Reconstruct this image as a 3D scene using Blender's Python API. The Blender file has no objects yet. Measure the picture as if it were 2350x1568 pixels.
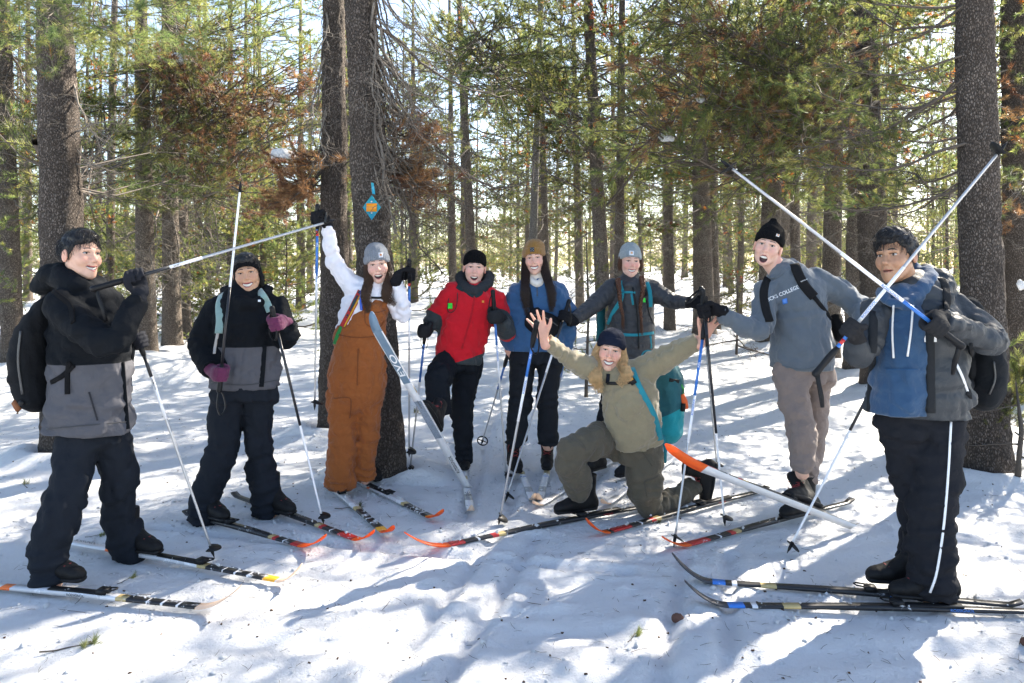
import bpy, math, random, time
import numpy as np
from mathutils import Vector, Matrix
T0 = time.time()
SC = bpy.context.scene
COL = SC.collection
# ------------------------------------------------------------------ camera, sky, sun, exposure
LENS = 28.0
F = LENS / 36.0 * 2350.0
CAMH = 1.62
SUN_AZ = math.radians(45.0)      # from +Y towards +X
SUN_EL = math.radians(38.0)
cam = bpy.data.objects.new('camera', bpy.data.cameras.new('camera'))
COL.objects.link(cam)
cam.location = (0, 0, CAMH)
cam.rotation_euler = (math.pi / 2, 0, 0)      # level; the frame is shifted down, so trunks stay upright
cam.data.shift_y = -184.0 / 2350.0
cam.data.lens = LENS; cam.data.sensor_width = 36.0
cam.data.clip_start = 0.05; cam.data.clip_end = 2000
SC.camera = cam
wd = bpy.data.worlds.new("World"); SC.world = wd; wd.use_nodes = True
wn = wd.node_tree.nodes; wl = wd.node_tree.links
for n in list(wn): wn.remove(n)
sky = wn.new('ShaderNodeTexSky'); sky.sky_type = 'NISHITA'; sky.sun_disc = False
sky.sun_elevation = SUN_EL; sky.sun_rotation = SUN_AZ
sky.altitude = 1800; sky.air_density = 1.0; sky.dust_density = 3.0; sky.ozone_density = .5
bg = wn.new('ShaderNodeBackground'); bg.inputs[1].default_value = 0.10
wo = wn.new('ShaderNodeOutputWorld')
wl.new(sky.outputs[0], bg.inputs[0]); wl.new(bg.outputs[0], wo.inputs[0])
sl = bpy.data.lights.new('sun', 'SUN'); sl.energy = 5.0; sl.angle = math.radians(0.53)
sl.color = (1.0, 0.94, 0.84)
sun = bpy.data.objects.new('sun', sl); COL.objects.link(sun)
SUND = Vector((math.sin(SUN_AZ) * math.cos(SUN_EL), math.cos(SUN_AZ) * math.cos(SUN_EL), math.sin(SUN_EL)))
sun.rotation_euler = SUND.to_track_quat('Z', 'Y').to_euler()
sun.location = SUND * 40
vs = SC.view_settings
vs.view_transform = 'Standard'; vs.look = 'None'; vs.gamma = 1.0; vs.use_curve_mapping = False
vs.exposure = 2.25
vs.use_white_balance = True; vs.white_balance_temperature = 6900; vs.white_balance_tint = 10
SC.render.engine = 'CYCLES'
SC.cycles.max_bounces = 7; SC.cycles.diffuse_bounces = 4; SC.cycles.glossy_bounces = 2
SC.cycles.transmission_bounces = 4; SC.cycles.transparent_max_bounces = 6
SC.cycles.sample_clamp_indirect = 6.0
SC.cycles.use_denoising = True
SC.cycles.caustics_reflective = False; SC.cycles.caustics_refractive = False

# ------------------------------------------------------------------ helpers
CAM = np.array([0, 0, CAMH])
def ray(u, v): return np.array([(u - 1175.0) / F, 1.0, (600.0 - v) / F])
def at(u, v, d): return CAM + ray(u, v) * d
def gnd(u, v, z=0.0):
    r = ray(u, v); return CAM + r * ((z - CAMH) / r[2])
def gd(v): return float(gnd(1175, v)[1])
def nrm(a):
    a = np.asarray(a, float); n = np.linalg.norm(a); return a / (n if n > 1e-9 else 1)
def rng_noise(seed):
    return np.random.RandomState(seed)

def mesh_np(name, V, faces, smooth=True, attrs=None, mats=None, midx=None):
    """faces: list of int arrays (n,3) / (n,4)"""
    V = np.asarray(V, np.float32)
    faces = [np.asarray(f, np.int32) for f in faces if len(f)]
    me = bpy.data.meshes.new(name)
    me.vertices.add(len(V)); me.vertices.foreach_set('co', V.ravel())
    loops = np.concatenate([f.ravel() for f in faces]) if faces else np.zeros(0, np.int32)
    tot = np.concatenate([np.full(len(f), f.shape[1], np.int32) for f in faces]) if faces else np.zeros(0, np.int32)
    st = np.concatenate([[0], np.cumsum(tot)[:-1]]).astype(np.int32) if len(tot) else tot
    me.loops.add(len(loops)); me.loops.foreach_set('vertex_index', loops)
    me.polygons.add(len(tot)); me.polygons.foreach_set('loop_start', st); me.polygons.foreach_set('loop_total', tot)
    if smooth: me.polygons.foreach_set('use_smooth', np.ones(len(tot), bool))
    if midx is not None: me.polygons.foreach_set('material_index', np.asarray(midx, np.int32))
    if attrs:
        for k, a in attrs.items():
            a = np.asarray(a, np.float32)
            if a.ndim == 1:
                me.attributes.new(k, 'FLOAT', 'POINT').data.foreach_set('value', a)
            else:
                if a.shape[1] == 3: a = np.concatenate([a, np.ones((len(a), 1), np.float32)], 1)
                me.attributes.new(k, 'FLOAT_COLOR', 'POINT').data.foreach_set('color', a.ravel())
    if mats is not None:
        for m in (mats if isinstance(mats, (list, tuple)) else [mats]): me.materials.append(m)
    me.update(calc_edges=True)
    return me
def link(name, me, parent=None, loc=None):
    o = bpy.data.objects.new(name, me); COL.objects.link(o)
    if parent is not None: o.parent = parent
    if loc is not None: o.location = loc
    return o
def empty(name, loc, label=None, cat=None, group=None):
    o = bpy.data.objects.new(name, None); COL.objects.link(o); o.location = [float(x) for x in loc]
    o.empty_display_size = 0.1
    tag(o, label, cat, group); return o
def tag(o, label=None, cat=None, group=None, kind=None):
    if label: o['label'] = label
    if cat: o['category'] = cat
    if group: o['group'] = group
    if kind: o['kind'] = kind
    return o
class Base:
    """a thing whose parts are given in world coordinates"""
    def __init__(s, name, base, label, cat, group=None):
        s.b = np.asarray(base, float); s.root = empty(name, s.b, label, cat, group)
    def part(s, name, V, faces, mat, parent=None, **kw):
        me = mesh_np(name, np.asarray(V) - s.b, faces, mats=mat, **kw)
        return link(name, me, parent or s.root)

# ---------- materials
def new_mat(name):
    m = bpy.data.materials.new(name); m.use_nodes = True
    nt = m.node_tree; b = nt.nodes['Principled BSDF']
    return m, nt, b
def N(nt, t, **kw):
    n = nt.nodes.new(t)
    for k, v in kw.items():
        if k == 'inp':
            for i, x in v.items(): n.inputs[i].default_value = x
        else: setattr(n, k, v)
    return n
def L(nt, a, b): nt.links.new(a, b)
def mixc(nt, fac, a, b):
    m = N(nt, 'ShaderNodeMix', data_type='RGBA')
    for sock, v in ((m.inputs[0], fac), (m.inputs[6], a), (m.inputs[7], b)):
        if isinstance(v, (int, float)): sock.default_value = v
        elif isinstance(v, (tuple, list)): sock.default_value = (*v[:3], 1)
        else: L(nt, v, sock)
    return m.outputs[2]
def math_(nt, op, a, b=0.0):
    m = N(nt, 'ShaderNodeMath', operation=op)
    for i, v in enumerate((a, b)):
        if isinstance(v, (int, float)): m.inputs[i].default_value = v
        else: L(nt, v, m.inputs[i])
    return m.outputs[0]
_mc = {}
def plain(color, rough=0.6, metal=0.0, var=0.12, scale=25.0, bump=0.0, bscale=200.0, spec=0.5, name='plain'):
    key = (tuple(color), rough, metal, var, scale, bump, bscale, spec)
    if key in _mc: return _mc[key]
    m, nt, b = new_mat(name)
    tc = N(nt, 'ShaderNodeTexCoord')
    nz = N(nt, 'ShaderNodeTexNoise', inp={'Scale': scale, 'Detail': 4.0}); L(nt, tc.outputs['Object'], nz.inputs['Vector'])
    c = mixc(nt, nz.outputs[0], [x * (1 - var) for x in color], [min(1, x * (1 + var)) for x in color])
    L(nt, c, b.inputs['Base Color'])
    b.inputs['Roughness'].default_value = rough; b.inputs['Metallic'].default_value = metal
    b.inputs['Specular IOR Level'].default_value = spec
    if bump:
        n2 = N(nt, 'ShaderNodeTexNoise', inp={'Scale': bscale, 'Detail': 3.0}); L(nt, tc.outputs['Object'], n2.inputs['Vector'])
        bp = N(nt, 'ShaderNodeBump', inp={'Strength': bump, 'Distance': 0.01}); L(nt, n2.outputs[0], bp.inputs['Height'])
        L(nt, bp.outputs[0], b.inputs['Normal'])
    _mc[key] = m; return m
def cloth(color, color2=None, rough=0.85, bump=0.25, sheen=None, var=0.15, wr=0.28, spec=None):
    """woven cloth; where the vertex value 'mask' is above zero the second panel colour shows"""
    key = ('cl', tuple(color), tuple(color2) if color2 else 0, rough, bump, sheen, var, wr)
    if key in _mc: return _mc[key]
    dk = sum(color) < .12
    sheen = (.0 if dk else .12) if sheen is None else sheen; spec = (.12 if dk else .25) if spec is None else spec
    m, nt, b = new_mat('cloth')
    tc = N(nt, 'ShaderNodeTexCoord')
    nz = N(nt, 'ShaderNodeTexNoise', inp={'Scale': 14.0, 'Detail': 5.0, 'Roughness': 0.65}); L(nt, tc.outputs['Object'], nz.inputs['Vector'])
    def vary(c): return mixc(nt, nz.outputs[0], [x * (1 - var) for x in c], [min(1, x * (1 + var)) for x in c])
    c = vary(color)
    if color2:
        a = N(nt, 'ShaderNodeAttribute', attribute_name='mask')
        c = mixc(nt, math_(nt, 'GREATER_THAN', a.outputs['Fac'], 0.0), c, vary(color2))
    L(nt, c, b.inputs['Base Color'])
    b.inputs['Roughness'].default_value = rough; b.inputs['Specular IOR Level'].default_value = spec
    b.inputs['Sheen Weight'].default_value = sheen
    n2 = N(nt, 'ShaderNodeTexNoise', inp={'Scale': 420.0, 'Detail': 2.0}); L(nt, tc.outputs['Object'], n2.inputs['Vector'])
    n3 = N(nt, 'ShaderNodeTexNoise', inp={'Scale': 22.0, 'Detail': 3.0, 'Distortion': 1.2}); L(nt, tc.outputs['Object'], n3.inputs['Vector'])
    b1 = N(nt, 'ShaderNodeBump', inp={'Strength': bump, 'Distance': 0.004}); L(nt, n2.outputs[0], b1.inputs['Height'])
    b2 = N(nt, 'ShaderNodeBump', inp={'Strength': wr, 'Distance': 0.02}); L(nt, n3.outputs[0], b2.inputs['Height'])
    L(nt, b1.outputs[0], b2.inputs['Normal']); L(nt, b2.outputs[0], b.inputs['Normal'])
    _mc[key] = m; return m

# ---------- implicit surfaces
def catmull(P, sub):
    P = np.asarray(P, float)
    if len(P) < 3 or sub <= 1: 
        return P
    Q = np.vstack([2 * P[0] - P[1], P, 2 * P[-1] - P[-2]])
    out = []
    for i in range(1, len(Q) - 2):
        p0, p1, p2, p3 = Q[i - 1], Q[i], Q[i + 1], Q[i + 2]
        for j in range(sub):
            t = j / sub
            out.append(0.5 * ((2 * p1) + (-p0 + p2) * t + (2 * p0 - 5 * p1 + 4 * p2 - p3) * t * t + (-p0 + 3 * p1 - 3 * p2 + p3) * t ** 3))
    out.append(P[-1]); return np.array(out)

class SDF:
    def __init__(s, h=0.011): s.h = h; s.ops = []; s.noise = []; s.cuts = []
    def tube(s, pts, w, dp=None, lat=(1, 0, 0), k=0.03, flat=(0, 0), fold=None, sub=3, mode='add', seed=0, quilt=None):
        pts = np.asarray(pts, float); n = len(pts)
        w = np.broadcast_to(np.asarray(w, float), (n,)); dp = w if dp is None else np.broadcast_to(np.asarray(dp, float), (n,))
        Q = catmull(np.column_stack([pts, w, dp]), sub)
        m = max(Q[:, 3].max(), Q[:, 4].max()) + k + s.h * 2
        s.ops.append(dict(t='tube', P=Q[:, :3], w=np.maximum(Q[:, 3], .002), d=np.maximum(Q[:, 4], .002), lat=np.asarray(lat, float), k=k, flat=flat, fold=fold, mode=mode,
                          lo=Q[:, :3].min(0) - m, hi=Q[:, :3].max(0) + m, seed=seed, quilt=quilt))
        return s
    def ell(s, c, r, k=0.02, mode='add', R=None):
        c = np.asarray(c, float); r = np.broadcast_to(np.asarray(r, float), (3,)); m = r.max() + k + s.h * 2
        s.ops.append(dict(t='ell', c=c, r=r, k=k, mode=mode, lo=c - m, hi=c + m, R=R)); return s
    def func(s, f, lo, hi, k=0.01, mode='add'):
        s.ops.append(dict(t='func', f=f, k=k, mode=mode, lo=np.asarray(lo, float), hi=np.asarray(hi, float))); return s
    def wob(s, amp, lam, seed=0, stretch=(1, 1, 1)): s.noise.append((amp, lam, seed, stretch)); return s
    def crease(s, amp, lam, seed=0): s.noise.append((amp, lam, seed, None)); return s
    def _sub(s, lo, hi):
        i0 = np.clip(np.floor((lo - s.lo) / s.h).astype(int), 0, np.array(s.n) - 1)
        i1 = np.clip(np.ceil((hi - s.lo) / s.h).astype(int) + 1, 1, np.array(s.n))
        return i0, np.maximum(i1, i0 + 1)
    def _ax(s, i0, i1):
        a = [(s.lo[q] + s.h * np.arange(i0[q], i1[q])).astype(np.float32) for q in range(3)]
        return a[0][:, None, None], a[1][None, :, None], a[2][None, None, :]
    def grid(s):
        add = [o for o in s.ops if o['mode'] == 'add']
        s.lo = np.min([o['lo'] for o in add], 0) - s.h * 2; hi = np.max([o['hi'] for o in add], 0) + s.h * 2
        s.n = tuple(np.ceil((hi - s.lo) / s.h).astype(int) + 1)
        D = np.full(s.n, 0.5, np.float32)
        for o in s.ops:
            if o['mode'] != 'add' and o['lo'] is None: continue
            i0, i1 = s._sub(o['lo'], o['hi']); sl = tuple(slice(i0[q], i1[q]) for q in range(3))
            X, Y, Z = s._ax(i0, i1)
            if o['t'] == 'ell':
                x, y, z = X - o['c'][0], Y - o['c'][1], Z - o['c'][2]
                if o['R'] is not None:
                    R = np.asarray(o['R']); x, y, z = (R[0, 0] * x + R[1, 0] * y + R[2, 0] * z, R[0, 1] * x + R[1, 1] * y + R[2, 1] * z, R[0, 2] * x + R[1, 2] * y + R[2, 2] * z)
                d = (np.sqrt((x / o['r'][0]) ** 2 + (y / o['r'][1]) ** 2 + (z / o['r'][2]) ** 2) - 1) * float(o['r'].min())
            elif o['t'] == 'func':
                d = o['f'](X, Y, Z)
            else:
                d = s._tube(o, i0, i1)
            a = D[sl]; k = o['k']
            if o['mode'] == 'sub': d = -d; 
            if o['mode'] == 'add':
                h = np.maximum(k - np.abs(a - d), 0) / k; D[sl] = np.minimum(a, d) - h * h * k * 0.25
            else:
                h = np.maximum(k - np.abs(a - d), 0) / k; D[sl] = np.maximum(a, d) + h * h * k * 0.25
        X, Y, Z = s._ax((0, 0, 0), s.n)
        for amp, lam, seed, st in s.noise:
            if st is None: D -= amp * (np.abs(wnoise(X, Y, Z, lam, seed)) * 2.2 - .75)      # soft pillows between sharp creases
            else: D += amp * wnoise(X * st[0], Y * st[1], Z * st[2], lam, seed)
        for p0, t_ in s.cuts: D = np.maximum(D, (p0[0] - X) * t_[0] + (p0[1] - Y) * t_[1] + (p0[2] - Z) * t_[2])
        s.D = D.astype(np.float32); return s
    def _tube(s, o, i0, i1):
        out = np.full(tuple(i1 - i0), 0.5, np.float32)
        P, W, Dp = o['P'], o['w'], o['d']; ns = len(P) - 1
        seg = np.linalg.norm(np.diff(P, axis=0), axis=1); arc = np.concatenate([[0], np.cumsum(seg)]); tot = arc[-1]
        rs = np.random.RandomState(o['seed']); ph = rs.rand(4) * 6.28
        for i in range(ns):
            a, b = P[i], P[i + 1]; m = max(W[i], W[i + 1], Dp[i], Dp[i + 1]) + o['k'] + s.h * 2
            j0, j1 = s._sub(np.minimum(a, b) - m, np.maximum(a, b) + m)
            j0 = np.maximum(j0, i0); j1 = np.minimum(j1, i1)
            if (j1 <= j0).any(): continue
            X, Y, Z = s._ax(j0, j1)
            t_ = nrm(b - a); ln = max(seg[i], 1e-6)
            la = o['lat'] - t_ * np.dot(o['lat'], t_)
            if np.linalg.norm(la) < 0.2: la = np.cross(t_, [0, 0, 1.0] if abs(t_[2]) < .9 else [0, 1.0, 0])
            la = nrm(la); fr = np.cross(t_, la)
            x, y, z = X - np.float32(a[0]), Y - np.float32(a[1]), Z - np.float32(a[2])
            tz = x * t_[0] + y * t_[1] + z * t_[2]
            tc = np.clip(tz / ln, 0, 1); zz = tz - tc * ln
            lx = x * la[0] + y * la[1] + z * la[2]; fy = x * fr[0] + y * fr[1] + z * fr[2]
            w = W[i] + (W[i + 1] - W[i]) * tc; dd = Dp[i] + (Dp[i + 1] - Dp[i]) * tc
            mn = np.minimum(w, dd)
            d = (np.sqrt((lx / w) ** 2 + (fy / dd) ** 2 + (zz / mn) ** 2) - 1) * mn
            if o['fold'] or o['quilt']:
                sa = (arc[i] + tc * ln)
                th = np.arctan2(fy, lx)
                if o['fold']:
                    amp = 0
                    for (s0, sg, am, lam) in o['fold']:
                        amp = am * np.exp(-((sa / tot - s0) / sg) ** 2)
                        phs = 6.283 / lam * sa + 1.5 * np.sin(th + ph[0]) + 1.0 * np.sin(2 * th + ph[1]) + 1.3 * np.sin(sa * 31 + ph[2])
                        d = d + amp * np.sin(phs)
                if o['quilt']:
                    lam, am = o['quilt']
                    d = d - am * (np.abs(np.sin(3.1416 * sa / lam)) ** 0.6 - 0.6)
            if i == 0 and o['flat'][0]: d = np.maximum(d, -tz)
            if i == ns - 1 and o['flat'][1]: d = np.maximum(d, tz - ln)
            sl = tuple(slice(j0[q] - i0[q], j1[q] - i0[q]) for q in range(3))
            out[sl] = np.minimum(out[sl], d)
        return out
    def mesh(s):
        if not hasattr(s, 'D'): s.grid()
        return surfnet(s.D, s.lo, s.h)
    def val(s, P):
        P = np.atleast_2d(P); g = (P - s.lo) / s.h
        i = np.floor(g).astype(int); ok = ((i >= 0) & (i < np.array(s.n) - 1)).all(1)
        i = np.clip(i, 0, np.array(s.n) - 2); f = np.clip(g - i, 0, 1); r = 0
        for a in (0, 1):
            for b in (0, 1):
                for c in (0, 1):
                    wt = (f[:, 0] if a else 1 - f[:, 0]) * (f[:, 1] if b else 1 - f[:, 1]) * (f[:, 2] if c else 1 - f[:, 2])
                    r = r + wt * s.D[i[:, 0] + a, i[:, 1] + b, i[:, 2] + c]
        return np.where(ok, r, 0.5)
    def hit(s, u, v, off=0.003):
        """world point where the line of sight through (u, v) meets this surface"""
        r = ray(u, v); r = r / r[1]
        d0 = s.lo[1]; d1 = s.lo[1] + s.h * s.n[1]
        ds = np.arange(d0, d1, s.h * 0.5); P = CAM + ds[:, None] * r
        q = s.val(P); j = np.argmax(q < 0)
        if q[j] >= 0: return None
        if j > 0: dd = ds[j - 1] + (ds[j] - ds[j - 1]) * q[j - 1] / max(q[j - 1] - q[j], 1e-9)
        else: dd = ds[j]
        return CAM + r * (dd - off)
def wnoise(X, Y, Z, lam, seed):
    rs = np.random.RandomState(seed + 77)
    wx = 0
    for _ in range(2):
        k = rs.normal(size=3); k = k / np.linalg.norm(k) * 6.283 / (lam * 2.2); p = rs.rand() * 6.28
        wx = wx + np.sin((k[0] * X + p) + k[1] * Y + k[2] * Z)
    out = 0
    for i in range(4):
        k = rs.normal(size=3); k = k / np.linalg.norm(k) * 6.283 / (lam * (0.7 + 0.25 * i)); p = rs.rand() * 6.28
        out = out + np.sin(k[0] * X + k[1] * Y + k[2] * Z + p + 1.4 * wx)
    return (out * 0.3).astype(np.float32)
def surfnet(D, lo, h):
    S = D < 0
    c = np.zeros(tuple(np.array(D.shape) - 1), np.int8)
    for a in (0, 1):
        for b in (0, 1):
            for e in (0, 1):
                c += S[a:a + c.shape[0], b:b + c.shape[1], e:e + c.shape[2]]
    act = (c > 0) & (c < 8); ii = np.argwhere(act); n = len(ii)
    idx = np.full(c.shape, -1, np.int32); idx[act] = np.arange(n)
    acc = np.zeros((n, 3)); cnt = np.zeros(n)
    for ax in range(3):
        o1, o2 = [q for q in range(3) if q != ax]
        for p in (0, 1):
            for q in (0, 1):
                a = ii.copy(); a[:, o1] += p; a[:, o2] += q; b = a.copy(); b[:, ax] += 1
                da = D[a[:, 0], a[:, 1], a[:, 2]]; db = D[b[:, 0], b[:, 1], b[:, 2]]
                m = (da < 0) != (db < 0); t = np.where(m, da / np.where(m, da - db, 1), 0)
                pos = a.astype(float); pos[:, ax] += t
                acc[m] += pos[m]; cnt[m] += 1
    V = lo + h * acc / np.maximum(cnt, 1)[:, None]
    Fs = []
    def emit(E, off, cells):
        p = np.argwhere(E) + np.array(off)
        if not len(p): return
        q = np.stack([idx[p[:, 0] + d[0], p[:, 1] + d[1], p[:, 2] + d[2]] for d in cells], 1)
        ins = S[p[:, 0], p[:, 1], p[:, 2]]
        q[~ins] = q[~ins][:, ::-1]
        Fs.append(q[(q >= 0).all(1)])
    emit(S[:-1, 1:-1, 1:-1] != S[1:, 1:-1, 1:-1], (0, 1, 1), [(0, -1, -1), (0, 0, -1), (0, 0, 0), (0, -1, 0)])
    emit(S[1:-1, :-1, 1:-1] != S[1:-1, 1:, 1:-1], (1, 0, 1), [(-1, 0, -1), (-1, 0, 0), (0, 0, 0), (0, 0, -1)])
    emit(S[1:-1, 1:-1, :-1] != S[1:-1, 1:-1, 1:], (1, 1, 0), [(-1, -1, 0), (0, -1, 0), (0, 0, 0), (-1, 0, 0)])
    return V, np.concatenate(Fs) if Fs else np.zeros((0, 4), int)

# ---------- sweeps
def frames(P, up):
    P = np.asarray(P, float); n = len(P)
    T = np.gradient(P, axis=0); T /= np.maximum(np.linalg.norm(T, axis=1), 1e-9)[:, None]
    up = np.broadcast_to(np.asarray(up, float), (n, 3))
    Lx = np.cross(up, T); bad = np.linalg.norm(Lx, axis=1) < 1e-3
    Lx[bad] = np.cross(np.array([1.0, 0.3, 0.2]), T[bad]); Lx /= np.linalg.norm(Lx, axis=1)[:, None]
    return T, Lx, np.cross(T, Lx)
def sweep(P, w, t=None, up=(0, 0, 1), ns=8, cap=True, power=1.0):
    """tube with an elliptical section: half-width w across 'up', half-thickness t along it"""
    P = np.asarray(P, float); n = len(P)
    w = np.broadcast_to(np.asarray(w, float), (n,)); t = w if t is None else np.broadcast_to(np.asarray(t, float), (n,))
    T, A, B = frames(P, up)
    th = np.arange(ns) * 2 * np.pi / ns + np.pi / ns
    c, s_ = np.cos(th), np.sin(th)
    if power != 1.0:
        c = np.sign(c) * np.abs(c) ** power; s_ = np.sign(s_) * np.abs(s_) ** power
    V = P[:, None] + A[:, None] * (c[None, :, None] * w[:, None, None]) + B[:, None] * (s_[None, :, None] * t[:, None, None])
    i = np.arange(n - 1)[:, None] * ns; j = np.arange(ns)[None]; j2 = (j + 1) % ns
    Q = np.stack([i + j, i + j2, i + ns + j2, i + ns + j], -1).reshape(-1, 4)
    V = V.reshape(-1, 3); fs = [Q]
    if cap:
        V = np.vstack([V, P[0], P[-1]]); a = n * ns
        j = np.arange(ns); j2 = (j + 1) % ns
        fs.append(np.stack([np.full(ns, a), j2, j], 1)); fs.append(np.stack([np.full(ns, a + 1), (n - 1) * ns + j, (n - 1) * ns + j2], 1))
    return V, fs
def join(parts):
    Vs, fl, o = [], [], 0
    for V, fs in parts:
        Vs.append(np.asarray(V)); fs = fs if isinstance(fs, list) else [fs]
        fl += [np.asarray(f) + o for f in fs if len(f)]; o += len(V)
    return np.vstack(Vs), fl
def lathe(prof, ns=16):
    """prof: (r, z) pairs, about z"""
    prof = np.asarray(prof, float); n = len(prof); th = np.arange(ns) * 2 * np.pi / ns
    V = np.stack([prof[:, 0][:, None] * np.cos(th), prof[:, 0][:, None] * np.sin(th), np.repeat(prof[:, 1][:, None], ns, 1)], -1).reshape(-1, 3)
    i = np.arange(n - 1)[:, None] * ns; j = np.arange(ns)[None]; j2 = (j + 1) % ns
    return V, [np.stack([i + j, i + j2, i + ns + j2, i + ns + j], -1).reshape(-1, 4)]
def boxm(c, s, R=None):
    c = np.asarray(c, float); s = np.asarray(s, float) / 2
    V = np.array([[x, y, z] for x in (-1, 1) for y in (-1, 1) for z in (-1, 1)], float) * s
    if R is not None: V = V @ np.asarray(R).T
    return V + c, [np.array([[0, 1, 3, 2], [4, 6, 7, 5], [0, 4, 5, 1], [2, 3, 7, 6], [0, 2, 6, 4], [1, 5, 7, 3]])]
def rot_from(z, xhint=(1, 0, 0)):
    z = nrm(z); x = np.asarray(xhint, float); x = x - z * np.dot(x, z)
    if np.linalg.norm(x) < 1e-4: x = np.cross(z, [0.3, 1, 0.2])
    x = nrm(x); return np.column_stack([x, np.cross(z, x), z])
_txt = {}
def text_mesh(s, size=1.0):
    """outline of built-in lettering, flat in XY, left edge at x = 0; verts, tris"""
    if s not in _txt:
        cu = bpy.data.curves.new('lettering', 'FONT'); cu.body = s; cu.size = 1.0; cu.resolution_u = 3; cu.offset = 0.012
        o = bpy.data.objects.new('lettering', cu); COL.objects.link(o)
        dg = bpy.context.evaluated_depsgraph_get(); me = bpy.data.meshes.new_from_object(o.evaluated_get(dg))
        V = np.array([v.co[:] for v in me.vertices]); me.calc_loop_triangles()
        Tt = np.array([t.vertices[:] for t in me.loop_triangles])
        bpy.data.objects.remove(o); bpy.data.curves.remove(cu); bpy.data.meshes.remove(me)
        V[:, 0] -= V[:, 0].min(); _txt[s] = (V, Tt)
    V, Tt = _txt[s]; return V * size, Tt
# ------------------------------------------------------------------ people
def attr_rgb(nt): return N(nt, 'ShaderNodeAttribute', attribute_name='Col').outputs['Color']
def skin_mat():
    if 'skin' in _mc: return _mc['skin']
    m, nt, b = new_mat('skin')
    tc = N(nt, 'ShaderNodeTexCoord'); nz = N(nt, 'ShaderNodeTexNoise', inp={'Scale': 90.0, 'Detail': 4.0}); L(nt, tc.outputs['Object'], nz.inputs['Vector'])
    hs = N(nt, 'ShaderNodeHueSaturation'); L(nt, attr_rgb(nt), hs.inputs['Color'])
    L(nt, math_(nt, 'ADD', math_(nt, 'MULTIPLY', nz.outputs[0], 0.2), 0.9), hs.inputs['Value'])
    L(nt, hs.outputs[0], b.inputs['Base Color'])
    n2 = N(nt, 'ShaderNodeTexNoise', inp={'Scale': 260.0, 'Detail': 4.0}); L(nt, tc.outputs['Object'], n2.inputs['Vector']); bp = N(nt, 'ShaderNodeBump', inp={'Strength': .25, 'Distance': .003}); L(nt, n2.outputs[0], bp.inputs['Height']); L(nt, bp.outputs[0], b.inputs['Normal'])
    b.inputs['Roughness'].default_value = 0.48; b.inputs['Subsurface Weight'].default_value = 0.12
    b.inputs['Subsurface Radius'].default_value = (0.012, 0.005, 0.003); b.inputs['Subsurface Scale'].default_value = 0.5
    _mc['skin'] = m; return m
def hair_mat(c):
    return plain(c, rough=0.42, var=0.45, scale=60, spec=0.4, name='hair')
def knit_mat(color, rib=46.0, depth=0.6):
    key = ('knit', color, rib)
    if key in _mc: return _mc[key]
    m, nt, b = new_mat('knit')
    tc = N(nt, 'ShaderNodeTexCoord'); sx = N(nt, 'ShaderNodeSeparateXYZ'); L(nt, tc.outputs['Object'], sx.inputs[0])
    ang = math_(nt, 'ARCTAN2', sx.outputs[0], sx.outputs[1])
    wv = math_(nt, 'SINE', math_(nt, 'MULTIPLY', ang, rib))
    nz = N(nt, 'ShaderNodeTexNoise', inp={'Scale': 60.0, 'Detail': 5.0}); L(nt, tc.outputs['Object'], nz.inputs['Vector'])
    L(nt, mixc(nt, nz.outputs[0], [x * .75 for x in color], [min(1, x * 1.25) for x in color]), b.inputs['Base Color'])
    b.inputs['Roughness'].default_value = 0.95; b.inputs['Sheen Weight'].default_value = 0.3 if sum(color) > .1 else 0.0; b.inputs['Specular IOR Level'].default_value = 0.1
    n2 = N(nt, 'ShaderNodeTexNoise', inp={'Scale': 500.0}); L(nt, tc.outputs['Object'], n2.inputs['Vector'])
    b1 = N(nt, 'ShaderNodeBump', inp={'Strength': 0.4, 'Distance': 0.004}); L(nt, n2.outputs[0], b1.inputs['Height'])
    bp = N(nt, 'ShaderNodeBump', inp={'Strength': depth, 'Distance': 0.004}); L(nt, wv, bp.inputs['Height'])
    L(nt, b1.outputs[0], bp.inputs['Normal']); L(nt, bp.outputs[0], b.inputs['Normal'])
    _mc[key] = m; return m
EYE_W = plain((.48, .45, .43), .25, var=.03, name='eye_white'); TEETH = plain((.78, .74, .66), .3, var=.04, name='teeth')
BLACKP = plain((.008, .008, .009), .5, spec=.25, name='black_plastic'); IRIS = plain((.02, .014, .01), .2, name='iris')

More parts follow.
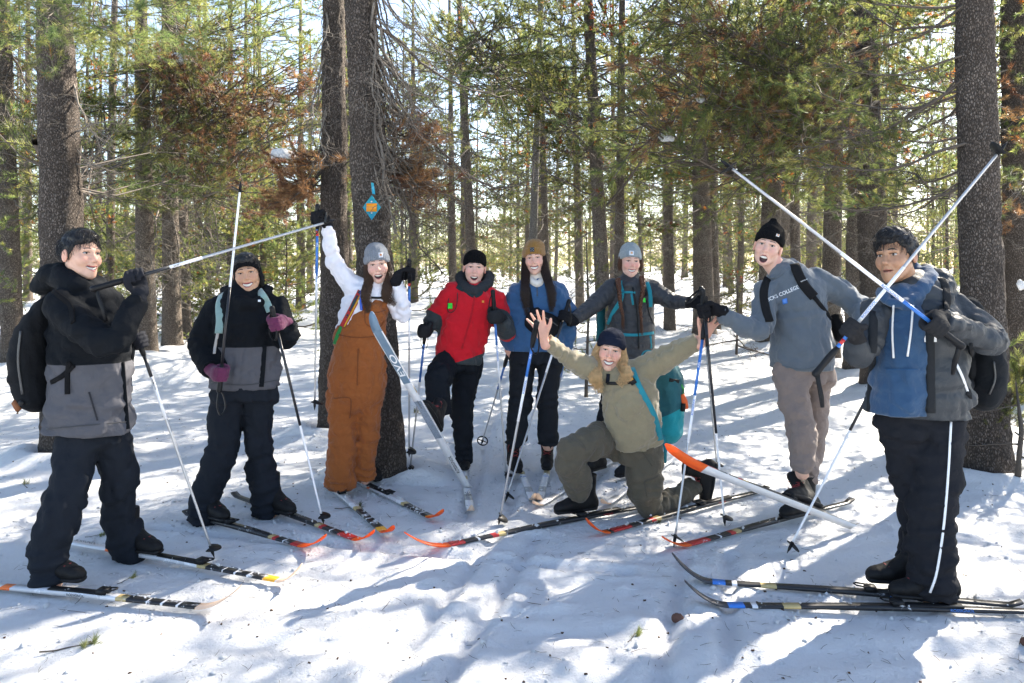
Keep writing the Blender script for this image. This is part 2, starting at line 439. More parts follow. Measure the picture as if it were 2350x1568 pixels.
def head_matrix(c, yaw, pitch, roll):
    f = np.array([math.sin(yaw) * math.cos(pitch), -math.cos(yaw) * math.cos(pitch), math.sin(pitch)])
    z0 = nrm(np.array([0, 0, 1.0]) - f * f[2]); x0 = np.cross(f, z0)
    z = z0 * math.cos(roll) + x0 * -math.sin(roll); x = np.cross(f, z)
    R = np.column_stack([x, f, z]); return R     # local x (image left), y (face), z (up); columns in world
def make_head(mouth='smile', fem=True, sm=1.0, wide=1.0, jaw=1.0, neck=(0, -.048, -.20)):
    """implicit head in its own frame; returns field, mouth parameters"""
    s = SDF(0.0040)
    s.ell((0, -.016, .036), (.073 * wide, .095, .087), k=.01)
    s.ell((0, .026, -.030), (.059 * wide, .066, .077), k=.03)
    for q in (-1, 1):
        s.tube([(q * .046 * jaw, .004, -.046), (q * .031 * jaw, .048, -.084), (q * .009, .072, -.101)], [.018, .016, .015], k=.025)
        s.ell((q * .042 * wide, .056, -.020), (.022, .024, .020), k=.025)
        s.ell((q * .036, .066, -.036), (.017, .018, .016), k=.02)
        s.tube([(q * .012, .084, .024), (q * .040, .074, .026)], [.010, .009], k=.018)
    s.ell((0, .074, -.097), (.018, .016, .014), k=.02)
    s.tube([(0, .084, .016), (0, .098, -.008), (0, .108, -.026)], [.0075, .0095, .0115 if fem else .0135], k=.012)
    for q in (-1, 1): s.ell((q * .0125, .096, -.031), (.0085, .010, .0075), k=.008)
    s.tube([(0, .080, -.045), (0, .084, -.072)], [.020, .018], k=.02)
    for q in (-1, 1):
        s.ell((q * .031, .094, .008), (.0165, .012, .0085), k=.010, mode='sub')
        s.ell((q * .079 * wide, -.012, -.004), (.010, .020, .033), k=.008)
        s.ell((q * .090 * wide, -.006, -.002), (.007, .011, .020), k=.006, mode='sub')
        s.tube([(q * .020, .099, -.034), (q * .033, .085, -.055)], [.0028, .0028], k=.008, mode='sub')
        s.ell((q * .0065, .107, -.040), (.0035, .006, .003), k=.004, mode='sub')
    hw, hh, cv, mz = dict(smile=(.029, .0078, 14.0, -.067), grin=(.031, .0098, 14.0, -.068), open=(.023, .020, 4.0, -.075), wide=(.027, .0130, 10.0, -.072), closed=(.021, .0022, 3.0, -.064))[mouth]
    hw *= sm
    def mdist(x, z): return np.sqrt((x / hw) ** 2 + ((z - mz - cv * x * x + (hh * .25)) / hh) ** 2)
    def cav(X, Y, Z): return np.maximum((mdist(X, Z) - 1) * min(hw, hh) * 1.0, .074 - Y - 10 * X * X)
    def lip(X, Y, Z):
        r = (mdist(X, Z) - 1.0) * hh; ys = .0885 - 14 * X * X - (.0 if mouth != 'open' else .002)
        return np.sqrt(r * r + (Y - ys) ** 2) - .0052
    s.func(lip, (-.04, .05, -.11), (.04, .12, -.03), k=.006)
    s.func(cav, (-.04, .06, -.11), (.04, .13, -.03), k=.002, mode='sub')
    s.tube([(0, -.022, -.05), (np.array([0, -.026, -.06]) * .6 + np.asarray(neck) * .4), neck], [.050 if fem else .056] * 2 + [.062 if fem else .07], k=.02)
    s.grid(); V, Q = s.mesh()
    return s, V, Q, mdist, (hw, hh, cv, mz)
def head_colors(V, md, skin, lipc, blush, P):
    skin = np.array(skin); C = np.repeat(skin[None], len(V), 0)
    x, y, z = V.T
    def mix(w, c): C[:] = C * (1 - w[:, None]) + np.array(c) * w[:, None]
    ch = np.exp(-(((np.abs(x) - .040) / .020) ** 2 + ((z + .024) / .022) ** 2)) * (y > .02)
    ns = np.exp(-((x / .014) ** 2 + ((z + .022) / .014) ** 2)) * (y > .08)
    mix(np.clip(ch * blush + ns * blush * .8, 0, .8), skin * np.array([1.05, .62, .62]))
    mix((np.abs(x) > .072) * (y < .03) * .35 * (z < .035), skin * np.array([1.0, .6, .58]))
    hw, hh, cv, mz = P; m = md(x, z); front = y > .06
    dz = np.abs(z - mz - cv * x * x + hh * .25); lv = np.clip(hh * np.sqrt(np.maximum(0, 1 - (x / hw) ** 2)), 0, 1) + .0058 * np.sqrt(np.maximum(0, 1 - (x / (hw * 1.08)) ** 2))
    mix(((dz < lv) & front & (np.abs(x) < hw * 1.05) & (m >= 1.0)).astype(float) * .95, lipc)
    mix(((m < 1.0) & (y > .05) & (y < .095)).astype(float), (.06, .012, .012))
    return C
def face_bits(s, body, M, mouth, P, browc, iris, br_t=.0036, squint=1.0):
    """eyes, brows, teeth on the head; child meshes of the body, in the head frame"""
    def sy(x, z):
        ys = np.arange(.14, .02, -.0015); q = s.val(np.column_stack([np.full_like(ys, x), ys, np.full_like(ys, z)]))
        return float(ys[np.argmax(q < 0)])
    def add(name, V, fs, mat, **kw):
        o = link(name, mesh_np(name, V, fs, mats=mat, **kw), body); o.matrix_local = M; return o
    for q in (-1, 1):
        y0 = sy(q * .031, .008); hz = .0054 * squint
        S_, fq = lathe([(math.sin(a) * 1.0, math.cos(a)) for a in np.linspace(0.01, 3.13, 9)], 14)
        e = add('eye', S_ * [.0135, .0075, hz] + [q * .031, y0 - .0015, .008], fq, EYE_W)
        iv, fi = lathe([(0.0005, .0), (.003, .0), (.0058, -.001)], 12)
        iv = np.column_stack([iv[:, 0], iv[:, 2], iv[:, 1]]) * [1, 1, min(1, squint * 1.05)]
        o = link('iris', mesh_np('iris', iv + [q * .031, y0 + .0066, .008], [f[:, ::-1] for f in fi], mats=iris), e)
        xs = np.linspace(-.0155, .0155, 7); zz = .008 + hz * np.sqrt(np.maximum(0, 1 - (xs / .0165) ** 2)) + .0008
        pts = [(q * .031 + a, sy(q * .031 + a, b + .003) + .0010, b) for a, b in zip(xs, zz)]
        add('eyelash', *sweep(pts, .0013, .0013, ns=5), BLACKP)
        bx = np.linspace(.013, .050, 7); bq = (bx - .013) / .037; bz = .0290 + .0055 * np.sin(bq * 2.6 + .35) - .0035 * bq
        pts = [(q * a, sy(q * a, b) + .0006, b) for a, b in zip(bx, bz)]
        add('eyebrow', *sweep(pts, np.array([.6, 1, 1, .95, .85, .6, .25]) * br_t * .40, np.array([.7, 1, 1, .95, .8, .6, .3]) * br_t * .72, up=(0, 0, 1), ns=6), hair_mat(browc))
    hw, hh, cv, mz = P
    if mouth != 'closed':
        xs = np.linspace(-hw * .88, hw * .88, 15); th = hh * (.95 if mouth in ('smile', 'grin') else .42)
        zc = mz + cv * xs ** 2 + hh * (.75 if mouth in ('smile', 'grin') else .75) - th - hh * .15 * (mouth in ('smile', 'grin'))
        pts = [(a, .0868 - 14 * a * a, b) for a, b in zip(xs, zc)]
        env = np.sqrt(np.maximum(.05, 1 - (xs / hw) ** 2))
        add('teeth', *sweep(pts, .003, th * env * (0.80 + .20 * np.abs(np.cos(xs / .0088 * math.pi))), up=(0, 0, 1), ns=8), TEETH)

def hand_sdf(kind='glove', side=1, wrist=(.13, .0, 0), h=.0064, spread=None):
    """a closed hand round a pole along local z; x points to the wrist, knuckles on +y*side"""
    s = SDF(h); g = dict(glove=1.0, mitten=1.25, thin=.9)[kind]; sd = side
    if kind == 'mitten':
        s.tube([(.075, .010 * sd, 0), (.03, .030 * sd, 0), (-.02, .030 * sd, 0), (-.045, 0, 0), (-.02, -.03 * sd, 0), (.015, -.03 * sd, 0)], [.045, .05, .052, .05, .046, .04], [.022, .026, .026, .024, .022, .02], lat=(0, 0, 1), k=.02)
    else:
        s.tube([(.085, .010 * sd, 0), (.045, .026 * sd, 0), (.008, .033 * sd, 0)], [.032 * g, .042 * g, .044 * g], [.019 * g, .018 * g, .015 * g], lat=(0, 0, 1), k=.015)
        for i, z in enumerate((.033, .011, -.011, -.032)):
            R = (.0325, .034, .033, .030)[i] * (1 + .1 * (g - 1)); a = np.radians(np.linspace(62, (300, 310, 305, 285)[i], 8))
            k_ = np.array([0, .002, .003, -.001, -.001, .003, 0, 0])
            s.tube(np.column_stack([(R + k_) * np.cos(a), (R + k_) * np.sin(a) * sd, np.full(8, z * g)]), np.linspace(.0125, .0102, 8) * g * (1, 1.03, 1, .92)[i], k=.005, sub=1)
    s.tube([(.066, .010 * sd, .022 * g), (.040, -.014 * sd, .044 * g), (.008, -.034 * sd, .046 * g), (-.014, -.034 * sd, .034 * g)], np.array([.017, .0155, .014, .0125]) * g, k=.012)
    w = np.asarray(wrist, float)
    s.tube([(.080, .010 * sd, 0), np.array([.080, .010 * sd, 0]) * .5 + w * .5, w], np.array([.030, .034, .044]) * (1 if kind != 'thin' else .8), k=.02, flat=(0, 1))
    s.wob(.0014, .03, 5)
    return s
def open_hand_sdf(side=1, h=.005, ang=(-16, -3, 9, 23), curl=.12, wrist_len=.10):
    """an open hand: fingers along +z, palm normal +y, thumb on +x*side"""
    s = SDF(h)
    s.tube([(0, 0, -wrist_len), (0, 0, -.045), (0, 0, -.03)], [.030, .026, .030], [.027, .020, .018], k=.012)
    s.tube([(0, 0, -.04), (0, 0, .0), (0, 0, .035)], [.030, .040, .042], [.018, .016, .013], k=.015)
    for i, (x, ln) in enumerate(((.030, .074), (.010, .083), (-.011, .077), (-.031, .062))):
        a = math.radians(ang[i]) * -1; dx, dz = math.sin(a), math.cos(a); b = np.array([x * side, 0, .040 - abs(x) * .25])
        P = [b + np.array([dx * side, 0, dz]) * ln * t + np.array([0, curl * ln * t * t, 0]) for t in (0, .35, .7, 1)]
        s.tube(P, [.0095, .009, .0082, .0066], k=.006, sub=2)
    s.tube([(.022 * side, .004, -.025), (.050 * side, .010, .0), (.068 * side, .014, .026), (.076 * side, .012, .046)], [.016, .0125, .011, .0085], k=.012, sub=2)
    return s

def strands(guides, n, rad=.0016, seed=0, wave=.006, clump=0.5, pts=9, thin=.35):
    """hair as many fine tapering strands; guides: list of (points, half widths)"""
    rs = np.random.RandomState(seed); out = []
    for P, W in guides:
        P = np.asarray(P, float); W = np.asarray(W, float)
        Q = catmull(np.column_stack([P, W]), max(1, int(pts / (len(P) - 1)) + 1)); m = len(Q)
        T, A, B = frames(Q[:, :3], (0.1, 1, .05)); t = np.linspace(0, 1, m)
        for _ in range(n):
            r = math.sqrt(rs.rand()); a = rs.rand() * 6.283; ex = .55 + .5 * rs.rand() ** .7
            ph, fr = rs.rand() * 6.28, 1.5 + 2.5 * rs.rand()
            off = r * Q[:, 3] * (1 + .15 * np.sin(t * fr * 3 + ph)); wv = wave * np.sin(t * fr * 6.28 + ph) * t
            C = Q[:, :3] + A * (np.cos(a) * off + wv)[:, None] + B * (np.sin(a) * off * .55 + wv * .5)[:, None]
            k = max(3, int(m * min(1, ex))); C = C[:k]
            rr = rad * (1 - (1 - thin) * np.linspace(0, 1, k) ** 2)
            out.append(sweep(C, rr, rr, ns=3, cap=False, up=(.2, 1, .1)))
    return join(out)

BOOT = {}
def boot_mesh(kind):
    if kind in BOOT: return BOOT[kind]
    s = SDF(.0065)
    hi = kind in ('high', 'lace')
    s.tube([(0, -.025, .23 if hi else .15), (0, -.022, .13), (0, -.020, .07)], [.050, .046, .044], [.062, .058, .056], lat=(1, 0, 0), k=.02, flat=(1, 0))
    s.tube([(0, -.065, .042), (0, .0, .048), (0, .08, .046), (0, .155, .040), (0, .185, .034)], [.038, .042, .047, .044, .034], [.045, .052, .044, .034, .026], lat=(1, 0, 0), k=.03)
    s.tube([(0, -.02, .14), (0, .05, .085), (0, .10, .060)], [.036, .036, .036], [.03, .028, .02], k=.03)
    s.func(lambda X, Y, Z: (Z - .004) + 0 * X + 0 * Y, (-.12, -.2, -.06), (.12, .3, .30), k=.006, mode='sub')
    s.wob(.0018, .05, 3)
    V, Q = s.mesh()
    me = mesh_np('boot', V, [Q], mats=plain((.009, .009, .010), .6, bump=.3, bscale=160, spec=.2, name='boot_leather'))
    o = SDF(.007); o.tube([(0, -.075, .012), (0, .0, .012), (0, .08, .012), (0, .19, .012)], [.040, .042, .050, .038], [.016] * 4, k=.01)
    o.func(lambda X, Y, Z: (Z - .0) + 0 * X + 0 * Y, (-.12, -.2, -.06), (.12, .3, .30), k=.003, mode='sub')
    V2, Q2 = o.mesh(); sole = mesh_np('sole', V2, [Q2], mats=BLACKP)
    lac = []
    if kind == 'lace':
        for i in range(5):
            y, z = .105 - .024 * i, .078 + .023 * i
            for q in (-1, 1):
                lac.append(sweep([(q * .030, y - .006, z - .008), (q * .012, y + .004, z + .004), (-q * .026, y - .022, z + .012)], .0028, ns=5))
        for q in (-1, 1): lac.append(sweep([(0, .012, .185), (q * .035, .03, .19), (q * .05, .035, .16), (q * .045, .03, .125)], .0026, ns=5))
    else:
        lac.append(sweep([(-.03, .115, .078), (0, .125, .083), (.03, .115, .078)], .0035, ns=5))
    Vl, fl = join(lac); lm = mesh_np('laces', Vl, fl, mats=plain((.25, .03, .03), .7, name='red_lace'))
    BOOT[kind] = (me, sole, lm); return BOOT[kind]
def boot(p, pos, fwd, up=(0, 0, 1), kind='high', scale=1.0):
    me, sole, lm = boot_mesh(kind); f = nrm(fwd); u = np.asarray(up, float); u = nrm(u - f * np.dot(u, f)); x = np.cross(f, u)
    M = Matrix(((x[0], f[0], u[0], 0), (x[1], f[1], u[1], 0), (x[2], f[2], u[2], 0), (0, 0, 0, 1))) @ Matrix.Scale(scale, 4)
    M.translation = Vector(np.asarray(pos) - p.b)
    o = link('boot', me, p.root); o.matrix_local = M
    link('sole', sole, o); link('laces', lm, o); return o

class Person(Base):
    def __init__(s, d, foot, label):
        s.d = d; g = gnd(*foot); super().__init__('person', (g[0], g[1], 0), label, 'person', 'cross-country skiers posing together'); s.core = []
        s.seed = int(foot[0])
    def p(s, q): return at(q[0], q[1], s.d + (q[2] if len(q) > 2 else 0))
    def px(s, r, dd=0): return r * (s.d + dd) / F
    def limb(s, sdf, pts, radii, fold=None, flat=(0, 0), k=.03, sub=3, inner=True, seed=0, quilt=None, flatk=1.0, lat=(1, 0, 0)):
        P = [s.p(q) if not isinstance(q, np.ndarray) else q for q in pts]
        R = [r * .93 * (P[i][1]) / F for i, r in enumerate(radii)]
        sdf.tube(P, R, [r * flatk for r in R], k=k, flat=flat, fold=fold, sub=sub, seed=seed + s.seed, quilt=quilt, lat=lat)
        if inner: s.core.append((P, [r * .6 for r in R], None))
    def torso(s, sdf, rows, k=.03, fold=None, flat=(1, 0), inner=True, quilt=None, hem=True):
        """rows: u, v, depth offset, half width in view, half depth in metres"""
        P = [s.p(r[:3]) for r in rows]; W = [r[3] * .945 * P[i][1] / F for i, r in enumerate(rows)]; Dp = [r[4] for r in rows]
        sdf.tube(P, W, Dp, k=k, flat=flat, fold=fold, seed=s.seed, quilt=quilt)
        if hem and flat[0]: sdf.cuts.append((P[0], nrm(P[1] - P[0])))
        if inner: s.core.append((P[1:] if len(P) > 3 else P, [w * .62 for w in (W[1:] if len(P) > 3 else W)], [d * .62 for d in (Dp[1:] if len(P) > 3 else Dp)]))
    def cloth(s, name, sdf, mat, mask=None, parent=None):
        V, Q = sdf.mesh(); at_ = {'mask': mask(V)} if mask else None
        return s.part(name, V, [Q], mat, attrs=at_, parent=parent)
    def head(s, c, yaw, pitch=0, roll=0, scale=1.0, mouth='smile', fem=True, skin=(.62, .38, .29), lipc=(.44, .10, .095), blush=.45, browc=(.05, .03, .02), squint=.8, sm=1.0, wide=1.0, jaw=1.0, br=.0036, dd=0, extra=()):
        hc = s.p((c[0], c[1], dd)); s.hc = hc
        R = head_matrix(hc, math.radians(yaw), math.radians(pitch), math.radians(roll)); s.HR = R; s.hs = scale
        nb = R.T @ (s.core[0][0][-1] - hc) / scale if s.core else np.array([0, -.048, -.2])
        nb = nb * min(1.0, .21 / np.linalg.norm(nb)); nb[1] = min(nb[1], -.02)
        hf, V, Q, md, P = make_head(mouth, fem, sm, wide, jaw, nb)
        C = head_colors(V, md, skin, lipc, blush, P)
        W = (V * scale) @ R.T + hc
        parts = [(W, [Q])]; cols = [C]
        if s.core:
            b = SDF(.02)
            for Pp, r, dp in s.core: b.tube(Pp, r, dp, k=.03, sub=2, flat=(1 if dp is not None else 0, 0))
            b.tube([s.core[0][0][-1], hc + R @ np.array([0, -.03, -.06]) * scale], .045, k=.03)
            Vb, Qb = b.mesh(); parts.append((Vb, [Qb])); cols.append(np.repeat(np.array(skin)[None], len(Vb), 0))
        for Ve, Qe in extra: parts.append((Ve, [Qe])); cols.append(np.repeat((np.array(skin) * [1.02, .9, .88])[None], len(Ve), 0))
        Va, fl = join(parts)
        s.body = s.part('body', Va, fl, skin_mat(), attrs={'Col': np.vstack(cols)})
        s.HM = Matrix([[*(R[i] * scale), hc[i] - s.b[i]] for i in range(3)] + [[0, 0, 0, 1]])
        face_bits(hf, s.body, s.HM, mouth, P, browc, plain((.02, .014, .01), .2, name='iris') if True else IRIS, br, squint)
        s.hf = hf
    def hl(s, p):           # head frame -> world
        return (np.asarray(p, float) * s.hs) @ s.HR.T + s.hc
    def on_head(s, name, V, fs, mat, parent=None, **kw):
        o = link(name, mesh_np(name, V, fs, mats=mat, **kw), parent or s.root)
        if parent is None: o.matrix_local = s.HM
        return o
    def beanie(s, color, brim=.040, top=.135, slouch=(0, -.02, 0), cuff=.055, rib=46, tilt=.30, puff=1.0, point=0, depth=.6):
        """knitted hat with a turned-up cuff, in the head frame"""
        h = SDF(.0060)
        h.ell((0, -.014, .040), (.086 * puff, .104, top - .040), k=.01)
        h.ell((slouch[0], slouch[1], top - .055 + slouch[2]), (.070 * puff, .080, .060), k=.03)
        if point: h.tube([(0, -.02, top - .02), (.012, -.03, top + point)], [.045, .020], [.035, .012], k=.03)
        def below(X, Y, Z): return Z - (brim + tilt * (Y - .085)) + 0 * X
        h.func(below, (-.2, -.25, -.2), (.2, .25, .3), k=.006, mode='sub')
        h.wob(.0022, .05, s.seed)
        V, Q = h.mesh(); hat = s.on_head('hat', V, [Q], knit_mat(color, rib, depth))
        if cuff:
            c = SDF(.0060); c.ell((0, -.014, .040), (.092 * puff, .110, top - .030), k=.01)
            c.func(below, (-.2, -.25, -.2), (.2, .25, .3), k=.006, mode='sub')
            c.func(lambda X, Y, Z: -(Z - (brim + cuff + tilt * .8 * (Y - .085))) + 0 * X, (-.2, -.25, -.2), (.2, .25, .3), k=.010, mode='sub')
            c.wob(.0015, .06, s.seed + 1)
            V, Q = c.mesh(); s.on_head('cuff', V, [Q], knit_mat(tuple(x * 1.02 for x in color), rib, depth), parent=hat)
            s.cuff_f = c
        return hat
    def hat_badge(s, hat, x, z, w, hh, col, marks=()):
        """a sewn patch bent round the cuff: x, z centre in the head frame"""
        f = s.cuff_f
        def sy(a, b):
            ys = np.arange(.16, .0, -.0015); q = f.val(np.column_stack([np.full_like(ys, a), ys, np.full_like(ys, b)])); return float(ys[np.argmax(q < 0)])
        def patch(cx, cz, w, hh, off, col, name, par):
            n = 5; xs = np.linspace(-w / 2, w / 2, n); zs = np.linspace(-hh / 2, hh / 2, 4)
            V = np.array([[cx + a, sy(cx + a, cz + b) + off, cz + b] for b in zs for a in xs] + [[cx + a, sy(cx + a, cz + b) - .002, cz + b] for b in zs for a in xs])
            q = []
            for j in range(3):
                for i in range(n - 1):
                    a = j * n + i; q.append((a, a + n, a + n + 1, a + 1))
            return s.on_head(name, V, [np.array(q)], plain(col, .7, name='patch'), parent=par, smooth=False)
        b = patch(x, z, w, hh, .0025, col, 'badge', hat)
        for (dx, dz, w2, h2, c2) in marks: patch(x + dx, z + dz, w2, h2, .004, c2, 'emblem', b)
    def short_hair(s, color, c=-.006, slope=.9, thick=.014, top=.006, seed=1, n=1300, fringe=.02):
        h = SDF(.0055)
        h.ell((0, -.018, .040), (.075 + thick * .8, .096 + thick * .7, .088 + thick), k=.01)
        h.ell((0, .03, .095), (.060, .055, .030 + top), k=.02)
        h.func(lambda X, Y, Z: ((Z - slope * Y) - c + .006 * np.sin(X * 70 + 1) + .004 * np.sin(X * 190) - 3.5 * X * X * (Y > .03)) * .75, (-.2, -.25, -.2), (.2, .25, .3), k=.010, mode='sub')
        h.wob(.0035, .035, seed); h.wob(.002, .016, seed + 3)
        V, Q = h.mesh(); o = s.on_head('hair', V, [Q], hair_mat(color))
        rs = np.random.RandomState(seed); out = []
        pick = V[rs.randint(0, len(V), n)]
        for p in pick:
            nn = nrm(p - np.array([0, -.018, .03])); g = np.array([rs.normal() * .35 + .25, .75 if p[2] > .07 else .25, -.9 * (p[2] < .09)])
            d = nrm(g - nn * np.dot(g, nn)); ln = .022 + fringe * rs.rand(); q = p - nn * .001
            out.append(sweep([q, q + d * ln * .5 + nn * .0045, q + d * ln + nn * .001], [.0010, .0009, .0004], ns=3, cap=False, up=(.3, .9, .2)))
        Vh, fh = join(out); s.on_head('hair_strands', Vh, fh, hair_mat(color), parent=o)
        return o
    def world_part(s, name, V, fs, mat, parent=None, **kw): return s.part(name, V, fs, mat, parent=parent, **kw)
    def glove(s, pole, t, elbow, color, kind='glove', side=1, wlen=.135, flip=False, cuffc=None):
        """hand closed on a pole (top, tip) t metres below its top; returns the wrist for the sleeve"""
        a, b = pole; z = nrm(a - b) * (-1 if flip else 1); o = a + nrm(b - a) * t
        e = s.p(elbow) if not isinstance(elbow, np.ndarray) else elbow
        A = e - o; x = A - z * np.dot(A, z); x = nrm(x); y = np.cross(z, x); R = np.column_stack([x, y, z])
        dl = R.T @ nrm(A - x * .02); wr = np.array([.085, .010 * side, 0]) + nrm(np.array([max(dl[0], .25), dl[1], dl[2]])) * (wlen - .085)
        f = hand_sdf(kind, side, wr); V, Q = f.mesh()
        s.part('glove', V @ R.T + o, [Q], cloth(color, bump=.3, wr=.35))
        return R @ (wr * .86) + o
    def strip(s, name, field, pxs, w, t, mat, parent=None, off=.003, n=14, up=None):
        """a band, zip or strap lying on a garment along picture points; w, t half sizes in metres"""
        pp = np.asarray(pxs, float); Q = catmull(pp[:, :2], max(2, n // (len(pp) - 1))); P = []
        for u, v in Q:
            h = None
            for f in (field if isinstance(field, (list, tuple)) else [field]):
                q = f.hit(u, v, off)
                if q is not None and (h is None or q[1] < h[1]): h = q
            if h is not None: P.append(h)
        if len(P) < 2: return None
        P = np.array(P)
        if len(P) > 4:
            K = P.copy(); K[1:-1] = (P[:-2] + P[1:-1] + P[2:]) / 3; P = K; P[:, 1] -= .002
        V, fs = sweep(P, w, t, up=(0, -1, 0.1), ns=8, power=.6)
        return s.part(name, V, fs, mat, parent=parent)
    def patch(s, name, field, poly, mat, parent=None, off=.004, n=6):
        """a four-cornered patch pressed on a garment; poly: corners in view order"""
        a, b, c, d = [np.asarray(q, float) for q in poly]; V = []
        for j in range(n):
            for i in range(n):
                u = i / (n - 1); w = j / (n - 1); q = (a * (1 - u) + b * u) * (1 - w) + (d * (1 - u) + c * u) * w
                h = field.hit(q[0], q[1], off)
                if h is None: return None
                V.append(h)
        V = np.array(V); V2 = V + [0, .004, 0]; k = n * n; q = []
        for j in range(n - 1):
            for i in range(n - 1):
                e = j * n + i; q.append((e, e + n, e + n + 1, e + 1))
        rim = [i for i in range(n)] + [j * n + n - 1 for j in range(1, n)] + [k - 1 - i for i in range(1, n)] + [(n - 1 - j) * n for j in range(1, n)]
        for i in range(len(rim) - 1): q.append((rim[i], rim[i + 1], rim[i + 1] + k, rim[i] + k))
        return s.part(name, np.vstack([V, V2]), [np.array(q)], mat, parent=parent)
    def print_text(s, name, field, txt, p0, p1, hpx, mat, parent=None, off=.0025):
        """lettering printed on a garment between two picture points"""
        V, Tt = text_mesh(txt); p0 = np.asarray(p0, float); p1 = np.asarray(p1, float); d = p1 - p0; nn = np.array([d[1], -d[0]]) / np.linalg.norm(d)
        wx = V[:, 0].max(); out = []
        for v in V:
            q = p0 + d * v[0] / wx + nn * v[1] * hpx; h = field.hit(q[0], q[1], off)
            out.append(h if h is not None else field.hit(*p0, off))
        return s.part(name, np.array(out), [Tt], mat, parent=parent, smooth=False)
# ------------------------------------------------------------------ skis and poles
ALU = plain((.62, .62, .63), .32, metal=.85, var=.05, name='aluminium'); WHITEP = plain((.80, .80, .82), .35, var=.03, name='white_lacquer')
SILVER = plain((.45, .45, .46), .35, metal=.6, var=.08, name='silver_lacquer'); BLUEP = plain((.03, .16, .50), .35, var=.08, name='blue_lacquer')
REDP = plain((.55, .03, .03), .4, name='red_lacquer'); BLACKL = plain((.015, .015, .018), .3, name='black_lacquer')
SNOWDUST = plain((.86, .87, .90), .8, var=.03, name='snow_dust')
def ski_pole(top, tip, label, zones=(), shaft=None, text=(), r=.0085, basket='half', strap=True, strapdir=(0, -.3, -1), group='ski poles'):
    """zones: (from, to, material) in metres below the grip top; text: (from, words, size, material)"""
    top = np.asarray(top, float); tip = np.asarray(tip, float); ax = nrm(tip - top); Ln = np.linalg.norm(tip - top)
    o = Base('ski_pole', tip, label, 'ski pole', group)
    P = lambda s_: top + ax * s_
    n = 12
    o.part('shaft', *sweep([P(t) for t in np.linspace(.13, Ln - .03, n)], np.linspace(r, r * .72, n), ns=12, up=(.2, -1, .1)), shaft or SILVER)
    for a, b, m in zones:
        o.part('shaft_sleeve', *sweep([P(a), P((a + b) / 2), P(b)], [r + .0008 - (r * .28) * q / Ln for q in (a, (a + b) / 2, b)], ns=12, up=(.2, -1, .1)), m)
    g = o.part('grip', *sweep([P(t) for t in (-.01, .0, .02, .05, .09, .13, .16)], np.array([.010, .017, .016, .0145, .0165, .015, .011]), np.array([.012, .024, .019, .015, .017, .015, .011]), ns=10, up=(.2, -1, .1)), BLACKP)
    if strap:
        sd = nrm(strapdir); side = nrm(np.cross(ax, sd)) * .025
        lp = [P(.01), P(.02) + sd * .05 + side, P(.03) + sd * .13 + side * 1.3, P(.03) + sd * .17, P(.03) + sd * .12 - side * .8, P(.02) + sd * .05 - side * .5, P(.02)]
        o.part('strap', *sweep(catmull(lp, 4), .009, .0018, up=side, ns=6, power=.7), BLACKP, parent=g)
    Rm = rot_from(-ax, (0, -1, .2)); fer = o.part('tip', *sweep([P(Ln - .07), P(Ln - .03), P(Ln - .012), P(Ln)], [.0095, .0085, .004, .0015], ns=10), BLACKP)
    c = P(Ln - .055)
    if basket == 'half':
        th = np.radians(np.linspace(-105, 105, 15)); rim = np.column_stack([.050 * np.sin(th), .052 * np.cos(th), -.018 * np.cos(th)]); inn = np.column_stack([.010 * np.sin(th), .010 * np.cos(th), np.full(15, .004)])
        V = np.vstack([inn, rim, inn + [0, 0, .006], rim + [0, 0, .005]]); q = []
        for i in range(14):
            q += [(i, 15 + i, 16 + i, i + 1), (30 + i, 31 + i, 46 + i, 45 + i), (15 + i, 45 + i, 46 + i, 16 + i)]
        V = V @ Rm.T + c
        o.part('basket', V, [np.array(q)], BLACKP, parent=fer, smooth=False)
    else:
        th = np.linspace(0, 6.283, 25); o.part('basket', *join([sweep(np.column_stack([.045 * np.cos(th), .045 * np.sin(th), 0 * th]) @ Rm.T + c, .006, ns=6)] + [sweep(np.array([[0, 0, 0], [.045 * math.cos(a), .045 * math.sin(a), 0]]) @ Rm.T + c, .004, ns=5) for a in (0, 1.57, 3.14, 4.71)]), BLACKP, parent=fer)
    for a, w, size, m in text:
        V, Tt = text_mesh(w, size); cam_dir = nrm(CAM - P(a)); z = nrm(cam_dir - ax * np.dot(cam_dir, ax))
        flip = -1 if np.dot(ax, [1, 0, 0]) < -.15 or (abs(ax[0]) < .35 and ax[2] > 0) else 1
        if ax[2] < -.5 and abs(ax[0]) < .6: flip = -1
        d = ax * flip; y = np.cross(z, d); rr = r + .0016; x0 = V[:, 0].max()
        s0 = a if flip > 0 else a + x0
        ang = (V[:, 1] - size * .36) / rr
        o.part('lettering', P(s0) + d * V[:, :1] + (z[None] * np.cos(ang)[:, None] + y[None] * np.sin(ang)[:, None]) * rr, [Tt], m, smooth=False)
    return top, tip
